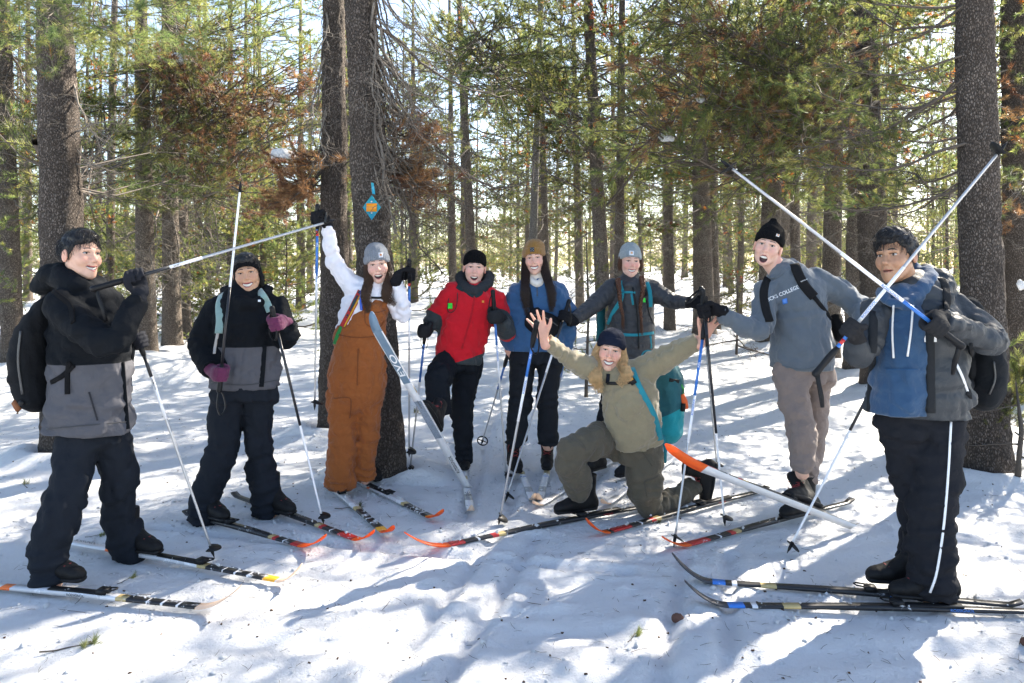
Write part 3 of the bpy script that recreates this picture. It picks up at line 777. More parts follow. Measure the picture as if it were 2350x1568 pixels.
def ski_mat(stops, dust=.35, name='ski_top'):
    m, nt, b = new_mat(name)
    a = N(nt, 'ShaderNodeAttribute', attribute_name='along'); r = N(nt, 'ShaderNodeValToRGB'); L(nt, a.outputs['Fac'], r.inputs[0])
    r.color_ramp.interpolation = 'CONSTANT'; e = r.color_ramp.elements
    while len(e) > 1: e.remove(e[-1])
    e[0].position = 0; e[0].color = (*stops[0][1], 1)
    for p, c in stops[1:]:
        x = e.new(p); x.color = (*c, 1)
    tc = N(nt, 'ShaderNodeTexCoord'); nz = N(nt, 'ShaderNodeTexNoise', inp={'Scale': 16.0, 'Detail': 9.0, 'Roughness': .75}); L(nt, tc.outputs['Object'], nz.inputs['Vector'])
    mr = N(nt, 'ShaderNodeMapRange', inp={1: .66 - dust * .35, 2: .74 - dust * .3}); L(nt, nz.outputs[0], mr.inputs[0])
    L(nt, mixc(nt, mr.outputs[0], r.outputs[0], (.84, .85, .88)), b.inputs['Base Color'])
    b.inputs['Roughness'].default_value = .35
    return m
WH, GY, BK, OR, GO, BL, RD = (.72, .72, .74), (.33, .34, .36), (.014, .014, .016), (.85, .16, .02), (.48, .36, .16), (.02, .18, .6), (.45, .02, .02)
SKI_TOP = dict(
    A=ski_mat([(0, WH), (.20, OR), (.235, (.55, .55, .57)), (.55, WH), (.60, GO), (.635, BK), (.70, WH), (.706, BK), (.75, WH), (.757, BK), (.80, WH), (.806, BK), (.86, (.85, .40, .03)), (.91, WH)], .30),
    B=ski_mat([(0, BK), (.64, GO), (.665, RD), (.69, BK), (.735, WH), (.743, BK), (.79, RD), (.88, BK), (.92, OR)], .18),
    C=ski_mat([(0, WH), (.60, GO), (.64, WH), (.665, BL), (.675, WH), (.80, GY), (.86, WH)], .35),
    D=ski_mat([(0, BK), (.68, GO), (.73, BK), (.80, WH), (.815, BK), (.835, BL), (.88, (.6, .1, .02)), (.94, (.05, .05, .055))], .12))
BASE_WHITE = plain((.66, .67, .69), .35, var=.06, name='ski_base'); BASE_SLATE = plain((.13, .20, .27), .4, var=.1, name='ski_base_slate')
def tip_mat(c):
    m, nt, b = new_mat('ski_tip'); b.inputs['Base Color'].default_value = (*c, 1); b.inputs['Roughness'].default_value = .35
    tr = N(nt, 'ShaderNodeBsdfTranslucent'); tr.inputs[0].default_value = (*c, 1); mx = N(nt, 'ShaderNodeMixShader'); mx.inputs[0].default_value = .55
    out = nt.nodes['Material Output']; L(nt, b.outputs[0], mx.inputs[1]); L(nt, tr.outputs[0], mx.inputs[2]); L(nt, mx.outputs[0], out.inputs[0]); return m
TIP_OR = tip_mat((1.0, .22, .04)); TIP_WH = tip_mat((.9, .75, .62)); TIP_DK = plain((.04, .04, .045), .3, name='ski_tip_dark')
SKIS = []
def ski(tail, front, label, style='A', up=(0, 0, 1), bind=.46, tip=None, rise=.13, run=.20, text=(), basemat=None, base_text=(), z=.012, w=.027, group='cross-country skis', bindup=0.0):
    """tail and front: where the sole of the ski starts and where its tip begins to bend up"""
    tail = np.asarray(tail, float) + [0, 0, z]; front = np.asarray(front, float) + [0, 0, z]
    ax = nrm(front - tail); up = np.asarray(up, float); up = nrm(up - ax * np.dot(up, ax)); la = np.cross(ax, up); Ln = np.linalg.norm(front - tail)
    o = Base('ski', (tail + front) / 2, label, 'ski', group)
    n1 = 30; s1 = np.linspace(0, Ln, n1); 
    def sec(s_, zc, wd, th, tang, upv):
        c = tail + ax * s_ + up * zc
        return [c - la * wd, c + la * wd, c + la * wd * .92 + upv * th, c - la * wd * .92 + upv * th]
    tot = Ln + run
    def width(s_):
        q = s_ / tot
        return w * (.82 + .10 * (1 - q) + .22 * np.exp(-((q - .88) / .10) ** 2)) * (1 if q < .965 else math.sqrt(max(.02, 1 - ((q - .965) / .036) ** 2)))
    def build(ss, zs, cap0, cap1):
        V, al = [], []
        for s_, zc in zip(ss, zs):
            q = s_ / tot; th = .007 + .013 * math.exp(-((q - .45) / .25) ** 2)
            V += sec(s_, zc, width(s_), th, None, up); al += [min(q, .9999)] * 4
        n = len(ss); Fq, mi = [], []
        for i in range(n - 1):
            a = i * 4; b = a + 4
            Fq += [(a, b, b + 1, a + 1), (a + 1, b + 1, b + 2, a + 2), (a + 2, b + 2, b + 3, a + 3), (a + 3, b + 3, b, a)]; mi += [1, 0, 0, 0]
        if cap0: Fq.append((0, 1, 2, 3)); mi.append(0)
        if cap1: a = (n - 1) * 4; Fq.append((a + 3, a + 2, a + 1, a)); mi.append(0)
        return np.array(V), np.array(Fq), np.array(al), mi
    zt = .02 * np.maximum(0, (.06 - s1) / .06) ** 2
    V, Fq, al, mi = build(s1, zt, True, False)
    body = o.part('ski_body', V, [Fq], [SKI_TOP[style], basemat or BASE_WHITE], attrs={'along': al}, midx=mi, smooth=False)
    s2 = np.linspace(Ln, Ln + run, 14); z2 = rise * ((s2 - Ln) / run) ** 1.9
    V, Fq, al, mi = build(s2, z2, False, True)
    tm = tip or dict(A=TIP_WH, B=TIP_OR, C=TIP_WH, D=TIP_DK)[style]
    o.part('ski_tip', V, [Fq], [tm, tm], attrs={'along': al}, midx=mi, smooth=False)
    if bind:
        c = tail + ax * (tot * bind) + up * (.021 + bindup); R = np.column_stack([la, ax, up])
        pl = o.part('binding', *boxm(c - ax * .06, (.040, .30, .010), R), BLACKP)
        o.part('toe_clip', *boxm(c + ax * .085 + up * .012, (.050, .05, .022), R), BLACKP, parent=pl)
        o.part('bail', *sweep([c + ax * .10 - la * .022 + up * .02, c + ax * .15 - la * .016 + up * .026, c + ax * .16 + up * .028, c + ax * .15 + la * .016 + up * .026, c + ax * .10 + la * .022 + up * .02], .004, ns=6), BLACKP, parent=pl)
    for s_, txt, size, m, where in text:       # on the side wall or the top sheet
        Vt, Tt = text_mesh(txt, size)
        if where == 'side':
            sgn = -1 if np.dot(la, [0, -1, 0]) < 0 else 1; nn = la * sgn; d = ax if np.dot(ax, [1, 0, 0]) > 0 else -ax; ln = Vt[:, 0].max()
            s0 = s_ * tot if np.dot(d, ax) > 0 else s_ * tot + ln
            P_ = tail + ax * s0 + d * Vt[:, :1] + up * (Vt[:, 1:2] + .004) + nn * (w + .001)
        else:
            d = ax if np.dot(ax, [1, 0, 0]) > 0 else -ax; yv = np.cross(up, d); ln = Vt[:, 0].max(); s0 = s_ * tot if np.dot(d, ax) > 0 else s_ * tot + ln
            P_ = tail + ax * s0 + d * Vt[:, :1] + yv * (Vt[:, 1:2] - size * .36) + up * .0225
        o.part('lettering', P_, [Tt], m, parent=body, smooth=False)
    for s_, txt, size, m, flip in base_text:   # on the sole of a lifted ski
        Vt, Tt = text_mesh(txt, size); d = ax * flip; yv = np.cross(-up, d); ln = Vt[:, 0].max(); s0 = s_ * tot + (ln if flip < 0 else 0)
        o.part('lettering', tail + ax * s0 + d * Vt[:, :1] + yv * (Vt[:, 1:2] - size * .36) - up * .0015, [Tt], m, parent=body, smooth=False)
    if abs(ax[2]) < .1: SKIS.append((tail, front))
    o.P = lambda q, h=0: tail + ax * (tot * q) + up * h
    o.ax, o.up, o.la, o.tot, o.w = ax, up, la, tot, w
    return o
# ------------------------------------------------------------------ the nine skiers and their gear
def armdist(V, P):
    P = np.asarray(P); best = np.full(len(V), 9.0)
    for a, b in zip(P[:-1], P[1:]):
        ab = b - a; t = np.clip(((V - a) @ ab) / (ab @ ab), 0, 1); best = np.minimum(best, np.linalg.norm(V - a - t[:, None] * ab, axis=1))
    return best
BLK = (.006, .0075, .010); BLKP = (.012, .015, .021); GRY = (.085, .085, .096)
FOLD_ARM = [(.5, .16, .007, .062), (.92, .10, .005, .05)]
FOLD_LEG = [(.05, .12, .006, .07), (.52, .16, .009, .085), (.93, .16, .012, .06)]
FOLD_TOR = [(.15, .25, .005, .10), (.7, .3, .005, .12)]
def lay(f, u, v, off=.028):      # a point of hair resting on a garment
    for dv in range(0, 60, 4):
        for du in (0, 8, -8, 18, -18):
            h = f.hit(u + du, v + dv, off)
            if h is not None: return at(u, v, h[1])
def zat(u, v, d): return at(u, v, d)[2]
def trousers(p, legs, mat, waist=None, flat=1, mask=None, fold=FOLD_LEG, h=.0135):
    s = SDF(h)
    for i, lg in enumerate(legs): p.limb(s, [q[:3] for q in lg], [q[3] * .96 for q in lg], fold=fold, flat=(0, flat), seed=i * 3, k=.014)
    if waist: p.torso(s, waist, k=.05, hem=False)
    s.crease(.011, .20, p.seed); s.crease(.0042, .085, p.seed + 31); s.wob(.0018, .05, p.seed + 9)
    return p.cloth('trousers', s, mat, mask), s
def pack(label, rows, mat, dims_h=.012, mask=None, d=4, lat=(1, 0, 0), group=None, extra=(), name='backpack'):
    s = SDF(dims_h); P = [at(u, v, dd) for u, v, dd, *_ in rows]
    s.tube(P, [r[3] * r[2] / F for r in rows], [r[4] for r in rows], lat=lat, k=.02)
    for (pts, w, dp) in extra: s.tube([at(*q) for q in pts], w, dp, k=.03)
    s.wob(.005, .09, 4)
    V, Q = s.mesh(); o = Base(name, P[0], label, 'backpack', group); o.f = s
    o.body = o.part('bag', V, [Q], mat, attrs={'mask': mask(V)} if mask else None)
    o.strip = lambda *a, **k: Person.strip(o, *a, **k); o.patch = lambda *a, **k: Person.patch(o, *a, **k)
    return o
PW = plain((.75, .75, .76), .5, name='reflective_print'); LETB = plain((.03, .16, .5), .4, name='blue_print'); LETK = plain((.02, .02, .02), .4, name='black_print'); LETW = plain((.8, .8, .8), .5, name='white_print')
LETR = plain((.4, .03, .03), .4, name='red_print')
R_ = 'ROSSIGNOL'

# ---- 1: black and grey jacket, dark hair, backpack
p = Person(4.15, (215, 1320), 'young man in black and grey jacket with dark hair pointing a pole sideways')
A = ski_pole(at(212, 664, 3.86), at(772, 504, 4.30), 'silver ski pole held level by the man with a black backpack', zones=[(.16, .36, BLACKL), (.36, .52, WHITEP)], shaft=SILVER, text=[(.38, 'DUO', .012, LETK)], strapdir=(.2, 0, -1))
B = ski_pole(at(308, 752, 4.26), gnd(492, 1280), 'silver ski pole planted beside the man with a black backpack', zones=[(.16, .28, BLACKL), (.28, .52, WHITEP)], shaft=SILVER, text=[(.29, 'SALOMON', .013, LETK)], strapdir=(-.1, -.1, -1))
wA = p.glove(A, .20, (265, 782, -.30), (.016, .017, .022), side=-1)
wB = p.glove(B, .075, (262, 812, .16), (.016, .017, .022), side=-1)
j = SDF(.011)
p.torso(j, [(201, 990, 0, 100, .17), (204, 930, 0, 96, .175), (207, 850, 0, 95, .175), (206, 770, 0, 93, .175), (198, 712, 0, 78, .165), (186, 672, 0, 48, .13)], fold=FOLD_TOR)
ar = [(140, 705, -.17), (205, 765, -.27), (268, 780, -.31)]
p.limb(j, ar + [wA], [42, 39, 35, 25], fold=[(.62, .12, .008, .06), (.3, .15, .004, .09)], flat=(0, 1), seed=1)
p.limb(j, [(250, 702, .17), (268, 805, .14), wB], [38, 33, 24], fold=FOLD_ARM, flat=(0, 1), seed=2)
p.limb(j, [(102, 652, .08), (128, 634, .0), (172, 652, -.10), (215, 676, -.05), (236, 684, .05)], [28, 33, 27, 20, 16], inner=False, k=.02)
j.crease(.0095, .19, 1); j.crease(.0042, .085, 1 + 31); j.wob(.0018, .045, 2)
z0 = zat(200, 829, 4.15); Pa = np.array([p.p(q) for q in ar] + [wA])
jk = p.cloth('jacket', j, cloth(BLK, GRY), mask=lambda V: np.minimum(z0 - V[:, 2], armdist(V, Pa) - .11))
p.strip('zip_placket', j, [(281, 832), (286, 905), (293, 985)], .013, .004, cloth(BLK), jk)
p.strip('pocket_seam', j, [(205, 900), (215, 935), (224, 965)], .004, .002, cloth((.03, .03, .035)), jk)
p.strip('hem_seam', j, [(105, 985), (180, 978), (290, 968)], .003, .0015, cloth((.05, .05, .055)), jk)
trousers(p, [[(184, 1000, -.02, 50), (166, 1092, -.09, 50), (138, 1180, -.14, 50), (113, 1253, -.17, 46), (117, 1338, -.18, 47)],
             [(252, 1000, .06, 46), (274, 1092, .12, 43), (270, 1180, .18, 40), (290, 1238, .22, 43), (302, 1272, .24, 40)]], cloth(BLKP), waist=[(208, 1015, .02, 82, .13), (206, 965, .02, 72, .12)])
p.head((186, 587), 64, 2, 3, 1.03, 'smile', False, (.66, .39, .28), blush=.35, browc=(.02, .015, .012), br=.0042, dd=-.02, squint=.85)
p.short_hair((.012, .010, .010), c=-.012, slope=.95, thick=.009, seed=4, fringe=.03)
f1 = (1.05, -.24, 0); f2 = (1.16, -.46, 0)
boot(p, gnd(112, 1343) + [0, 0, .035], f1); boot(p, gnd(303, 1275) + [0, 0, .035], f2)
b1 = pack('black backpack dusted with snow on the man in black and grey jacket', [(88, 912, 4.16, 33, .13), (74, 860, 4.16, 40, .15), (78, 790, 4.16, 40, .15), (102, 720, 4.16, 26, .12), (118, 690, 4.16, 14, .09)], cloth((.010, .011, .013), bump=.4))
for s0 in ([(122, 668), (160, 700), (168, 740)], [(170, 838), (145, 862), (118, 878)], [(158, 830), (155, 870), (155, 905)]):
    q = Person.strip(b1, 'strap', [j, b1.f], s0, .013, .005, cloth((.006, .006, .007)))
Person.strip(b1, 'zip', b1.f, [(48, 760), (42, 830), (52, 905)], .006, .004, plain((.05, .05, .05), .4), b1.body)
kc = b1.part('keyring_toy', *sweep([at(38, 905, 4.05), at(36, 925, 4.05), at(42, 940, 4.05), at(40, 950, 4.05)], [.008, .020, .016, .006], ns=8), plain((.20, .07, .025), .8))
b1.part('bead', *[q for q in ((lathe([(math.sin(a) * .016, math.cos(a) * .016) for a in np.linspace(.01, 3.13, 7)], 10)[0] + at(50, 925, 4.02)), lathe([(math.sin(a) * .016, math.cos(a) * .016) for a in np.linspace(.01, 3.13, 7)], 10)[1])], BLACKP, parent=kc)
ski(gnd(-120, 1342), gnd(455, 1399), 'white and orange ski beneath the near boot of the man with dark hair', 'A', bind=.50, run=.22, rise=.115, text=[(.44, R_, .018, LETK, 'side')])
ski(gnd(150, 1249), gnd(640, 1338), 'snowy white ski with yellow crest under the front boot of the man with dark hair', 'A', bind=.56, run=.14, rise=.10, text=[(.05, R_, .030, LETK, 'top')])

# ---- 2: black and grey jacket, purple gloves
p = Person(5.0, (540, 1190), 'smiling woman in black and grey jacket with purple gloves and black headband')
A = ski_pole(at(503, 898, 4.72), at(553, 415, 4.78), 'white ski pole pointing up beside the woman in purple gloves', zones=[(.16, .62, BLACKL)], shaft=WHITEP, strapdir=(.1, -.2, -1))
B = ski_pole(at(624, 706, 4.76), gnd(743, 1203), 'black and white ski pole planted by the woman in purple gloves', zones=[(.16, .74, BLACKL)], shaft=WHITEP, strapdir=(.1, -.1, -1))
PUR = (.11, .020, .060)
wA = p.glove(A, .10, (461, 800, -.05), PUR, side=1, flip=True); wB = p.glove(B, .10, (668, 772, -.06), PUR, side=-1)
j = SDF(.011)
p.torso(j, [(560, 890, 0, 81, .16), (560, 830, 0, 87, .17), (560, 770, 0, 84, .165), (562, 718, 0, 76, .15), (566, 684, 0, 44, .11)], fold=FOLD_TOR)
al = [(500, 710, 0), (464, 795, -.04)]; a2 = [(632, 708, 0), (658, 772, -.06)]
p.limb(j, al + [wA], [34, 31, 22], fold=FOLD_ARM, flat=(0, 1), seed=1); p.limb(j, a2 + [wB], [31, 29, 21], fold=FOLD_ARM, flat=(0, 1), seed=2)
p.limb(j, [(522, 668, .05), (545, 688, -.09), (575, 699, -.13), (603, 684, -.07), (612, 662, .03)], [17, 17, 14, 13, 12], inner=False, k=.02)
j.crease(.0095, .19, 3); j.crease(.0042, .085, 3 + 31); j.wob(.0018, .045, 2)
z0 = zat(560, 792, 5.0); P1 = np.array([p.p(q) for q in al] + [wA]); P2 = np.array([p.p(q) for q in a2] + [wB])
jk = p.cloth('jacket', j, cloth(BLK, GRY), mask=lambda V: np.minimum(z0 - V[:, 2], np.minimum(armdist(V, P1), armdist(V, P2)) - .095))
p.strip('zip_placket', j, [(607, 792), (604, 840), (600, 888)], .015, .004, cloth(BLK), jk)
p.strip('hem_seam', j, [(485, 878), (560, 884), (640, 872)], .003, .0015, cloth((.05, .05, .055)), jk)
p.patch('chest_badge', j, [(592, 688), (598, 688), (598, 693), (592, 693)], LETW, jk)
trousers(p, [[(528, 900, 0, 46), (518, 960, 0, 44), (514, 1020, -.02, 40), (490, 1090, -.03, 40), (469, 1150, -.03, 37), (468, 1196, -.03, 39)],
             [(596, 900, .02, 43), (590, 960, .04, 38), (597, 1040, .08, 34), (606, 1110, .10, 36), (616, 1178, .12, 40)]], cloth(BLKP), waist=[(560, 915, 0, 78, .14), (560, 870, 0, 72, .14)])
p.head((567, 630), 14, 2, -9, .99, 'grin', True, (.54, .30, .185), blush=.22, browc=(.015, .01, .008), br=.0042, squint=.62, wide=1.05, jaw=1.08)
p.short_hair((.008, .007, .007), c=-.008, slope=.75, thick=.016, seed=6, n=150)
p.on_head('headband', *(lambda s: (s.mesh()[0], [s.mesh()[1]]))(SDF(.0055).ell((0, -.012, .035), (.087, .108, .094)).func(lambda X, Y, Z: (Z - (.050 + .62 * (Y - .085))), (-.2, -.25, -.2), (.2, .25, .3), k=.005, mode='sub').func(lambda X, Y, Z: -(Z - (.118 + .5 * (Y - .085))), (-.2, -.25, -.2), (.2, .25, .3), k=.008, mode='sub')), knit_mat((.010, .010, .011), 60))
hv = []
for q in (-1, 1): hv.append(([p.hl((q * .070, -.01, .03)), p.hl((q * .076, .0, -.05)), p.hl((q * .070, -.01, -.12))], [.022, .024, .018]))
p.world_part('hair_sides', *strands(hv, 130, .0018, 3), hair_mat((.008, .007, .007)))
f1 = (.6, -.46, 0)
boot(p, gnd(478, 1196) + [0, 0, .035], f1); boot(p, gnd(628, 1180) + [0, 0, .035], f1)
b2 = pack('pale green backpack worn by the woman in purple gloves', [(562, 850, 5.24, 60, .08), (562, 770, 5.26, 62, .10), (562, 700, 5.22, 50, .07)], cloth((.20, .30, .28)))
for s0 in ([(508, 676), (503, 705), (505, 735), (502, 765), (493, 800)], [(595, 668), (610, 690), (620, 715)]):
    Person.strip(b2, 'shoulder_strap', [j, b2.f], s0[:4], .024, .007, cloth((.22, .34, .32), sheen=.4))
Person.strip(b2, 'webbing', j, [(503, 742), (500, 765), (494, 795), (492, 812)], .009, .003, cloth((.42, .40, .38)))
ski(gnd(425, 1184), gnd(690, 1257), 'black ski with orange tip under the left leg of the purple-gloved woman', 'B', bind=.28, run=.20, rise=.095)
ski(gnd(537, 1142), gnd(815, 1242), 'black ski with snow-dusted front and orange tip beside the white pole', 'B', bind=.36, run=.17, rise=.085)

# ---- 3: brown bib overalls, white top, arm up
p = Person(5.5, (810, 1130), 'laughing woman in brown bib overalls and white top raising one arm')
A = ski_pole(at(729, 472, 5.34), at(722, 942, 5.30), 'blue and silver ski pole lifted high by the woman in brown overalls', zones=[(.15, .17, BLUEP), (.17, .205, REDP), (.205, .47, BLUEP), (.47, .62, WHITEP)], text=[(.25, 'FUN', .014, LETW), (.43, R_, .015, LETB)], shaft=SILVER)
B = ski_pole(at(939, 598, 5.42), at(939, 1050, 5.75), 'blue and silver ski pole upright in the lowered hand of the woman in overalls', zones=[(.15, .18, REDP), (.18, .36, BLUEP), (.36, .62, WHITEP)], text=[(.34, R_, .015, LETB)], shaft=SILVER)
GB = (.010, .010, .012)
wA = p.glove(A, .085, (768, 602, -.04), GB, side=1); wB = p.glove(B, .10, (926, 722, -.02), GB, side=-1)
j = SDF(.009)
p.torso(j, [(824, 785, 0, 52, .12), (827, 730, 0, 52, .125), (846, 685, 0, 50, .12), (858, 660, 0, 30, .085)], flat=(0, 0))
p.limb(j, [(812, 662, 0), (768, 602, -.03), wA], [26, 20, 14], fold=FOLD_ARM, flat=(0, 1), seed=3); p.limb(j, [(898, 682, 0), (926, 722, -.02), wB], [23, 20, 14], fold=FOLD_ARM, flat=(0, 1), seed=4)
p.limb(j, [(862, 660, .02), (866, 645, .0)], [17, 16], inner=False, flat=(0, 1))
j.crease(.006, .15, 4); j.crease(.0042, .085, 4 + 31); j.wob(.0012, .04, 2)
tk = p.cloth('top', j, cloth((.74, .72, .76), wr=.25, bump=.1))
BRN = (.27, .080, .019); v = SDF(.0095)
p.torso(v, [(820, 900, 0, 60, .14), (820, 860, 0, 67, .15), (822, 815, 0, 64, .15), (826, 770, 0, 59, .145), (848, 735, -.01, 44, .137), (859, 703, -.015, 34, .135)], flat=(0, 1), fold=FOLD_TOR, inner=False)
for i, lg in enumerate([[(789, 885, 0, 39), (788, 940, 0, 38), (786, 1000, -.02, 33), (782, 1060, -.02, 36), (781, 1113, 0, 36)], [(851, 885, .02, 37), (846, 940, .03, 31), (844, 1000, .03, 27), (838, 1060, .04, 24), (838, 1100, .06, 24)]]):
    p.limb(v, [q[:3] for q in lg], [q[3] for q in lg], fold=FOLD_LEG, flat=(0, 1), seed=i, k=.035)
v.crease(.008, .19, 8); v.crease(.0042, .085, 8 + 31); v.wob(.0016, .04, 3)
ov = p.cloth('overalls', v, cloth(BRN, wr=.6))
DB = cloth((.16, .045, .012))
for s0 in ([(775, 768), (820, 775), (880, 770)], [(822, 800), (821, 840), (820, 885)], [(765, 915), (800, 912), (806, 925), (803, 960)], [(835, 712), (860, 718), (885, 712)], [(838, 712), (840, 745), (870, 752), (882, 735)]):
    p.strip('seam', v, s0, .0035, .0015, DB, ov)
for s0 in ([(841, 705), (838, 685), (836, 665)], [(880, 705), (888, 685), (890, 672)]): p.strip('overall_strap', [j, v], s0, .017, .004, cloth(BRN), ov)
p.head((866, 611), 10, 2, -6, 1.0, 'wide', True, (.70, .42, .32), blush=.45, browc=(.10, .06, .035), squint=.66)
hat = p.beanie((.20, .215, .24), brim=.036, top=.150, cuff=.058, rib=40, slouch=(0, -.03, .01))
p.hat_badge(hat, -.030, .070, .030, .032, (.62, .62, .66), [(0, .002, .014, .014, (.55, .20, .03)), (-.002, .002, .006, .006, (.62, .62, .66))])
HB = (.075, .040, .022)
gs = []
for q, ex in ((1, 0), (-1, 1)):
    a = [p.hl((q * .068, .01, .03)), p.hl((q * .073, .03, -.05)), p.hl((q * .070, .07, -.10))]
    gs.append((a + ([lay(j, 839, 672), lay(j, 840, 692), lay(v, 846, 718)] if q > 0 else [lay(j, 886, 674), lay(j, 892, 686), lay(j, 908, 700)]), [.020, .028, .032, .032, .030, .012]))
p.world_part('hair', *strands(gs, 380, .0015, 5, wave=.016), hair_mat(HB))
b3 = pack('striped webbing backpack worn by the woman in brown overalls', [(828, 740, 5.70, 40, .07), (832, 700, 5.70, 42, .09), (838, 665, 5.68, 36, .06)], cloth((.02, .05, .22)))
for c, w, dx in (((.40, .03, .03), .022, 0), ((.02, .05, .06), .012, -2), ((.55, .38, .02), .004, 4)):
    Person.strip(b3, 'strap', [j, v], [(828 + dx, 668), (806 + dx, 712), (786 + dx, 750)], w, .004 + (.002 if w < .02 else 0), cloth(c))
Person.strip(b3, 'strap_end', [j, v], [(786, 748), (776, 766), (768, 790)], .014, .004, cloth((.02, .20, .05)))
Person.strip(b3, 'tube', [j, v], [(829, 668), (828, 690), (830, 712)], .009, .008, plain((.02, .10, .55), .3))
Person.strip(b3, 'chest_clip', [j, v], [(852, 683), (868, 684), (878, 683)], .008, .005, BLACKP)
boot(p, gnd(783, 1118) + [0, 0, .035], (.62, -1.06, 0)); boot(p, gnd(838, 1103) + [0, 0, .035], (.62, -.75, 0))
ski(gnd(720, 1090), gnd(880, 1224), 'white and orange ski half buried in snow under the woman in overalls', 'A', bind=.36, run=.16, rise=.075, tip=TIP_OR)
ski(gnd(812, 1106), gnd(985, 1190), 'white ski with orange tip on the outer foot of the woman in overalls', 'A', bind=.36, run=.16, rise=.08, tip=TIP_OR)

# ---- 4: red jacket, kicking a ski up
p = Person(6.1, (1068, 1085), 'person in red ski jacket and black knit hat kicking one ski up')
A = ski_pole(at(978, 742, 6.00), gnd(940, 1089), 'blue topped ski pole under the lowered mitten of the person in red', zones=[(.15, .45, BLUEP), (.45, .60, WHITEP)], text=[(.36, R_, .014, LETB)])
B = ski_pole(at(1131, 668, 5.86), gnd(1163, 1106), 'ski pole gripped at chest height by the person in red', zones=[(.16, .40, BLUEP), (.40, .72, WHITEP)], text=[(.44, R_, .014, LETB)])
MT = (.020, .021, .023)
wA = p.glove(A, .06, (997, 724, 0), MT, 'mitten', side=1); wB = p.glove(B, .19, (1164, 768, -.04), MT, 'mitten', side=-1)
j = SDF(.011)
p.torso(j, [(1054, 838, -.02, 50, .15), (1056, 800, 0, 57, .16), (1066, 755, 0, 60, .16), (1082, 712, 0, 60, .15), (1092, 684, 0, 50, .13), (1092, 668, .02, 26, .08)], fold=FOLD_TOR)
p.limb(j, [(1042, 668, 0), (1000, 724, 0), wA], [25, 25, 18], fold=FOLD_ARM, flat=(0, 1), seed=1); p.limb(j, [(1140, 692, .02), (1163, 762, -.03), wB], [26, 25, 18], fold=FOLD_ARM, flat=(0, 1), seed=2)
p.limb(j, [(1120, 672, .0), (1150, 682, -.02)], [18, 14], inner=False, k=.02)
j.crease(.0095, .19, 5); j.crease(.0042, .085, 5 + 31); j.wob(.002, .045, 2)
P1 = np.array([p.p((1000, 724, 0)) * .45 + wA * .55, wA]); P2 = np.array([p.p((1163, 762, -.03)) * .6 + wB * .4, wB]); zl = zat(1060, 822, 6.1)
def rmask(V):
    f = np.maximum(.10 - armdist(V, P1), .10 - armdist(V, P2)); px = 1175 + F * V[:, 0] / V[:, 1]
    h = zl - V[:, 2] - (px - 1060) * -.0009
    return np.maximum(f, np.maximum(h, -.5))
jk = p.cloth('jacket', j, cloth((.55, .008, .018), (.035, .042, .045)), mask=rmask)
p.strip('front_flap', j, [(1090, 678), (1080, 730), (1060, 800)], .008, .003, cloth((.40, .006, .014)), jk)
p.strip('pocket_piping', j, [(1030, 685), (1026, 712), (1036, 718), (1048, 705), (1050, 672)], .004, .002, cloth((.10, .02, .025)), jk)
p.strip('collar_lining', j, [(1048, 658), (1070, 668), (1090, 680), (1112, 666)], .018, .004, cloth((.02, .035, .04)), jk)
p.patch('lift_tag', j, [(1028, 696), (1038, 696), (1038, 709), (1028, 709)], plain((.02, .75, .05), .4, name='neon_tag'), jk, off=.010)
p.patch('chest_logo', j, [(1106, 690), (1111, 690), (1111, 695), (1106, 695)], plain((.7, .30, .03), .5), jk)
nk = SDF(.009); p.limb(nk, [(1056, 640, .06), (1062, 655, -.03), (1090, 668, -.11), (1118, 652, -.02), (1122, 636, .06)], [12, 14, 13, 14, 12], inner=False, k=.02); p.limb(nk, [(1060, 636, .10), (1120, 636, .10)], [16, 16], inner=False); nk.wob(.005, .03, 2)
p.cloth('neck_warmer', nk, cloth((.035, .038, .042), bump=.8))
trousers(p, [[(1074, 832, .02, 38), (1064, 900, .02, 31), (1061, 971, .02, 27), (1063, 1030, .02, 22), (1067, 1064, .02, 18)],
             [(1030, 830, 0, 36), (1008, 866, -.28, 33), (1008, 912, -.38, 28), (1012, 948, -.38, 25)]], cloth((.010, .012, .016)), waist=[(1056, 845, 0, 48, .13), (1056, 805, 0, 48, .13)])
p.head((1089, 616), 4, 0, 4, 1.0, 'wide', True, (.70, .42, .33), blush=.5, browc=(.10, .05, .03), squint=.8, wide=1.04)
p.beanie((.006, .006, .007), brim=.040, top=.135, cuff=0, rib=34, depth=.9, puff=1.04)
tail = gnd(1076, 1126); tip4 = at(848, 730, 4.72); ax4 = nrm(tip4 - tail)
sk = ski(tail, tail + (tip4 - tail) * .93, 'ski kicked up with slate blue sole lettered in white, on the person in red', 'C', up=(.25, 1, .10), bind=.42, run=.12, rise=.05, z=0, w=.030, basemat=BASE_WHITE,
         base_text=[(.12, R_, .034, LETK, 1), (.52, R_, .014, LETK, 1)], tip=BASE_SLATE)
def slate(o, a, b, m, name='sole_panel', wf=.80):
    w = o.w * wf; V = np.array([o.P(q, -.0008) + o.la * s_ * w for q in (a, b) for s_ in (-1, 1)]); q = np.array([[0, 2, 3, 1]])
    o.part(name, V, [q], m, smooth=False)
slate(sk, .66, .935, BASE_SLATE); slate(sk, .34, .56, plain((.20, .24, .30), .5, var=.6, scale=120, name='fish_scale'), 'grip_pattern')
Vt, Tt = text_mesh('EVO', .055); sk.part('lettering', sk.P(.70) + sk.ax * Vt[:, :1] * 1.9 + np.cross(-sk.up, sk.ax) * (Vt[:, 1:2] - .020) - sk.up * .0022, [Tt], LETW, smooth=False)
boot(p, sk.P(.40, .030), sk.ax, sk.up, 'lace', .95)
boot(p, gnd(1066, 1076) + [0, 0, .035], (.06, -1, 0), kind='lace', scale=.95)
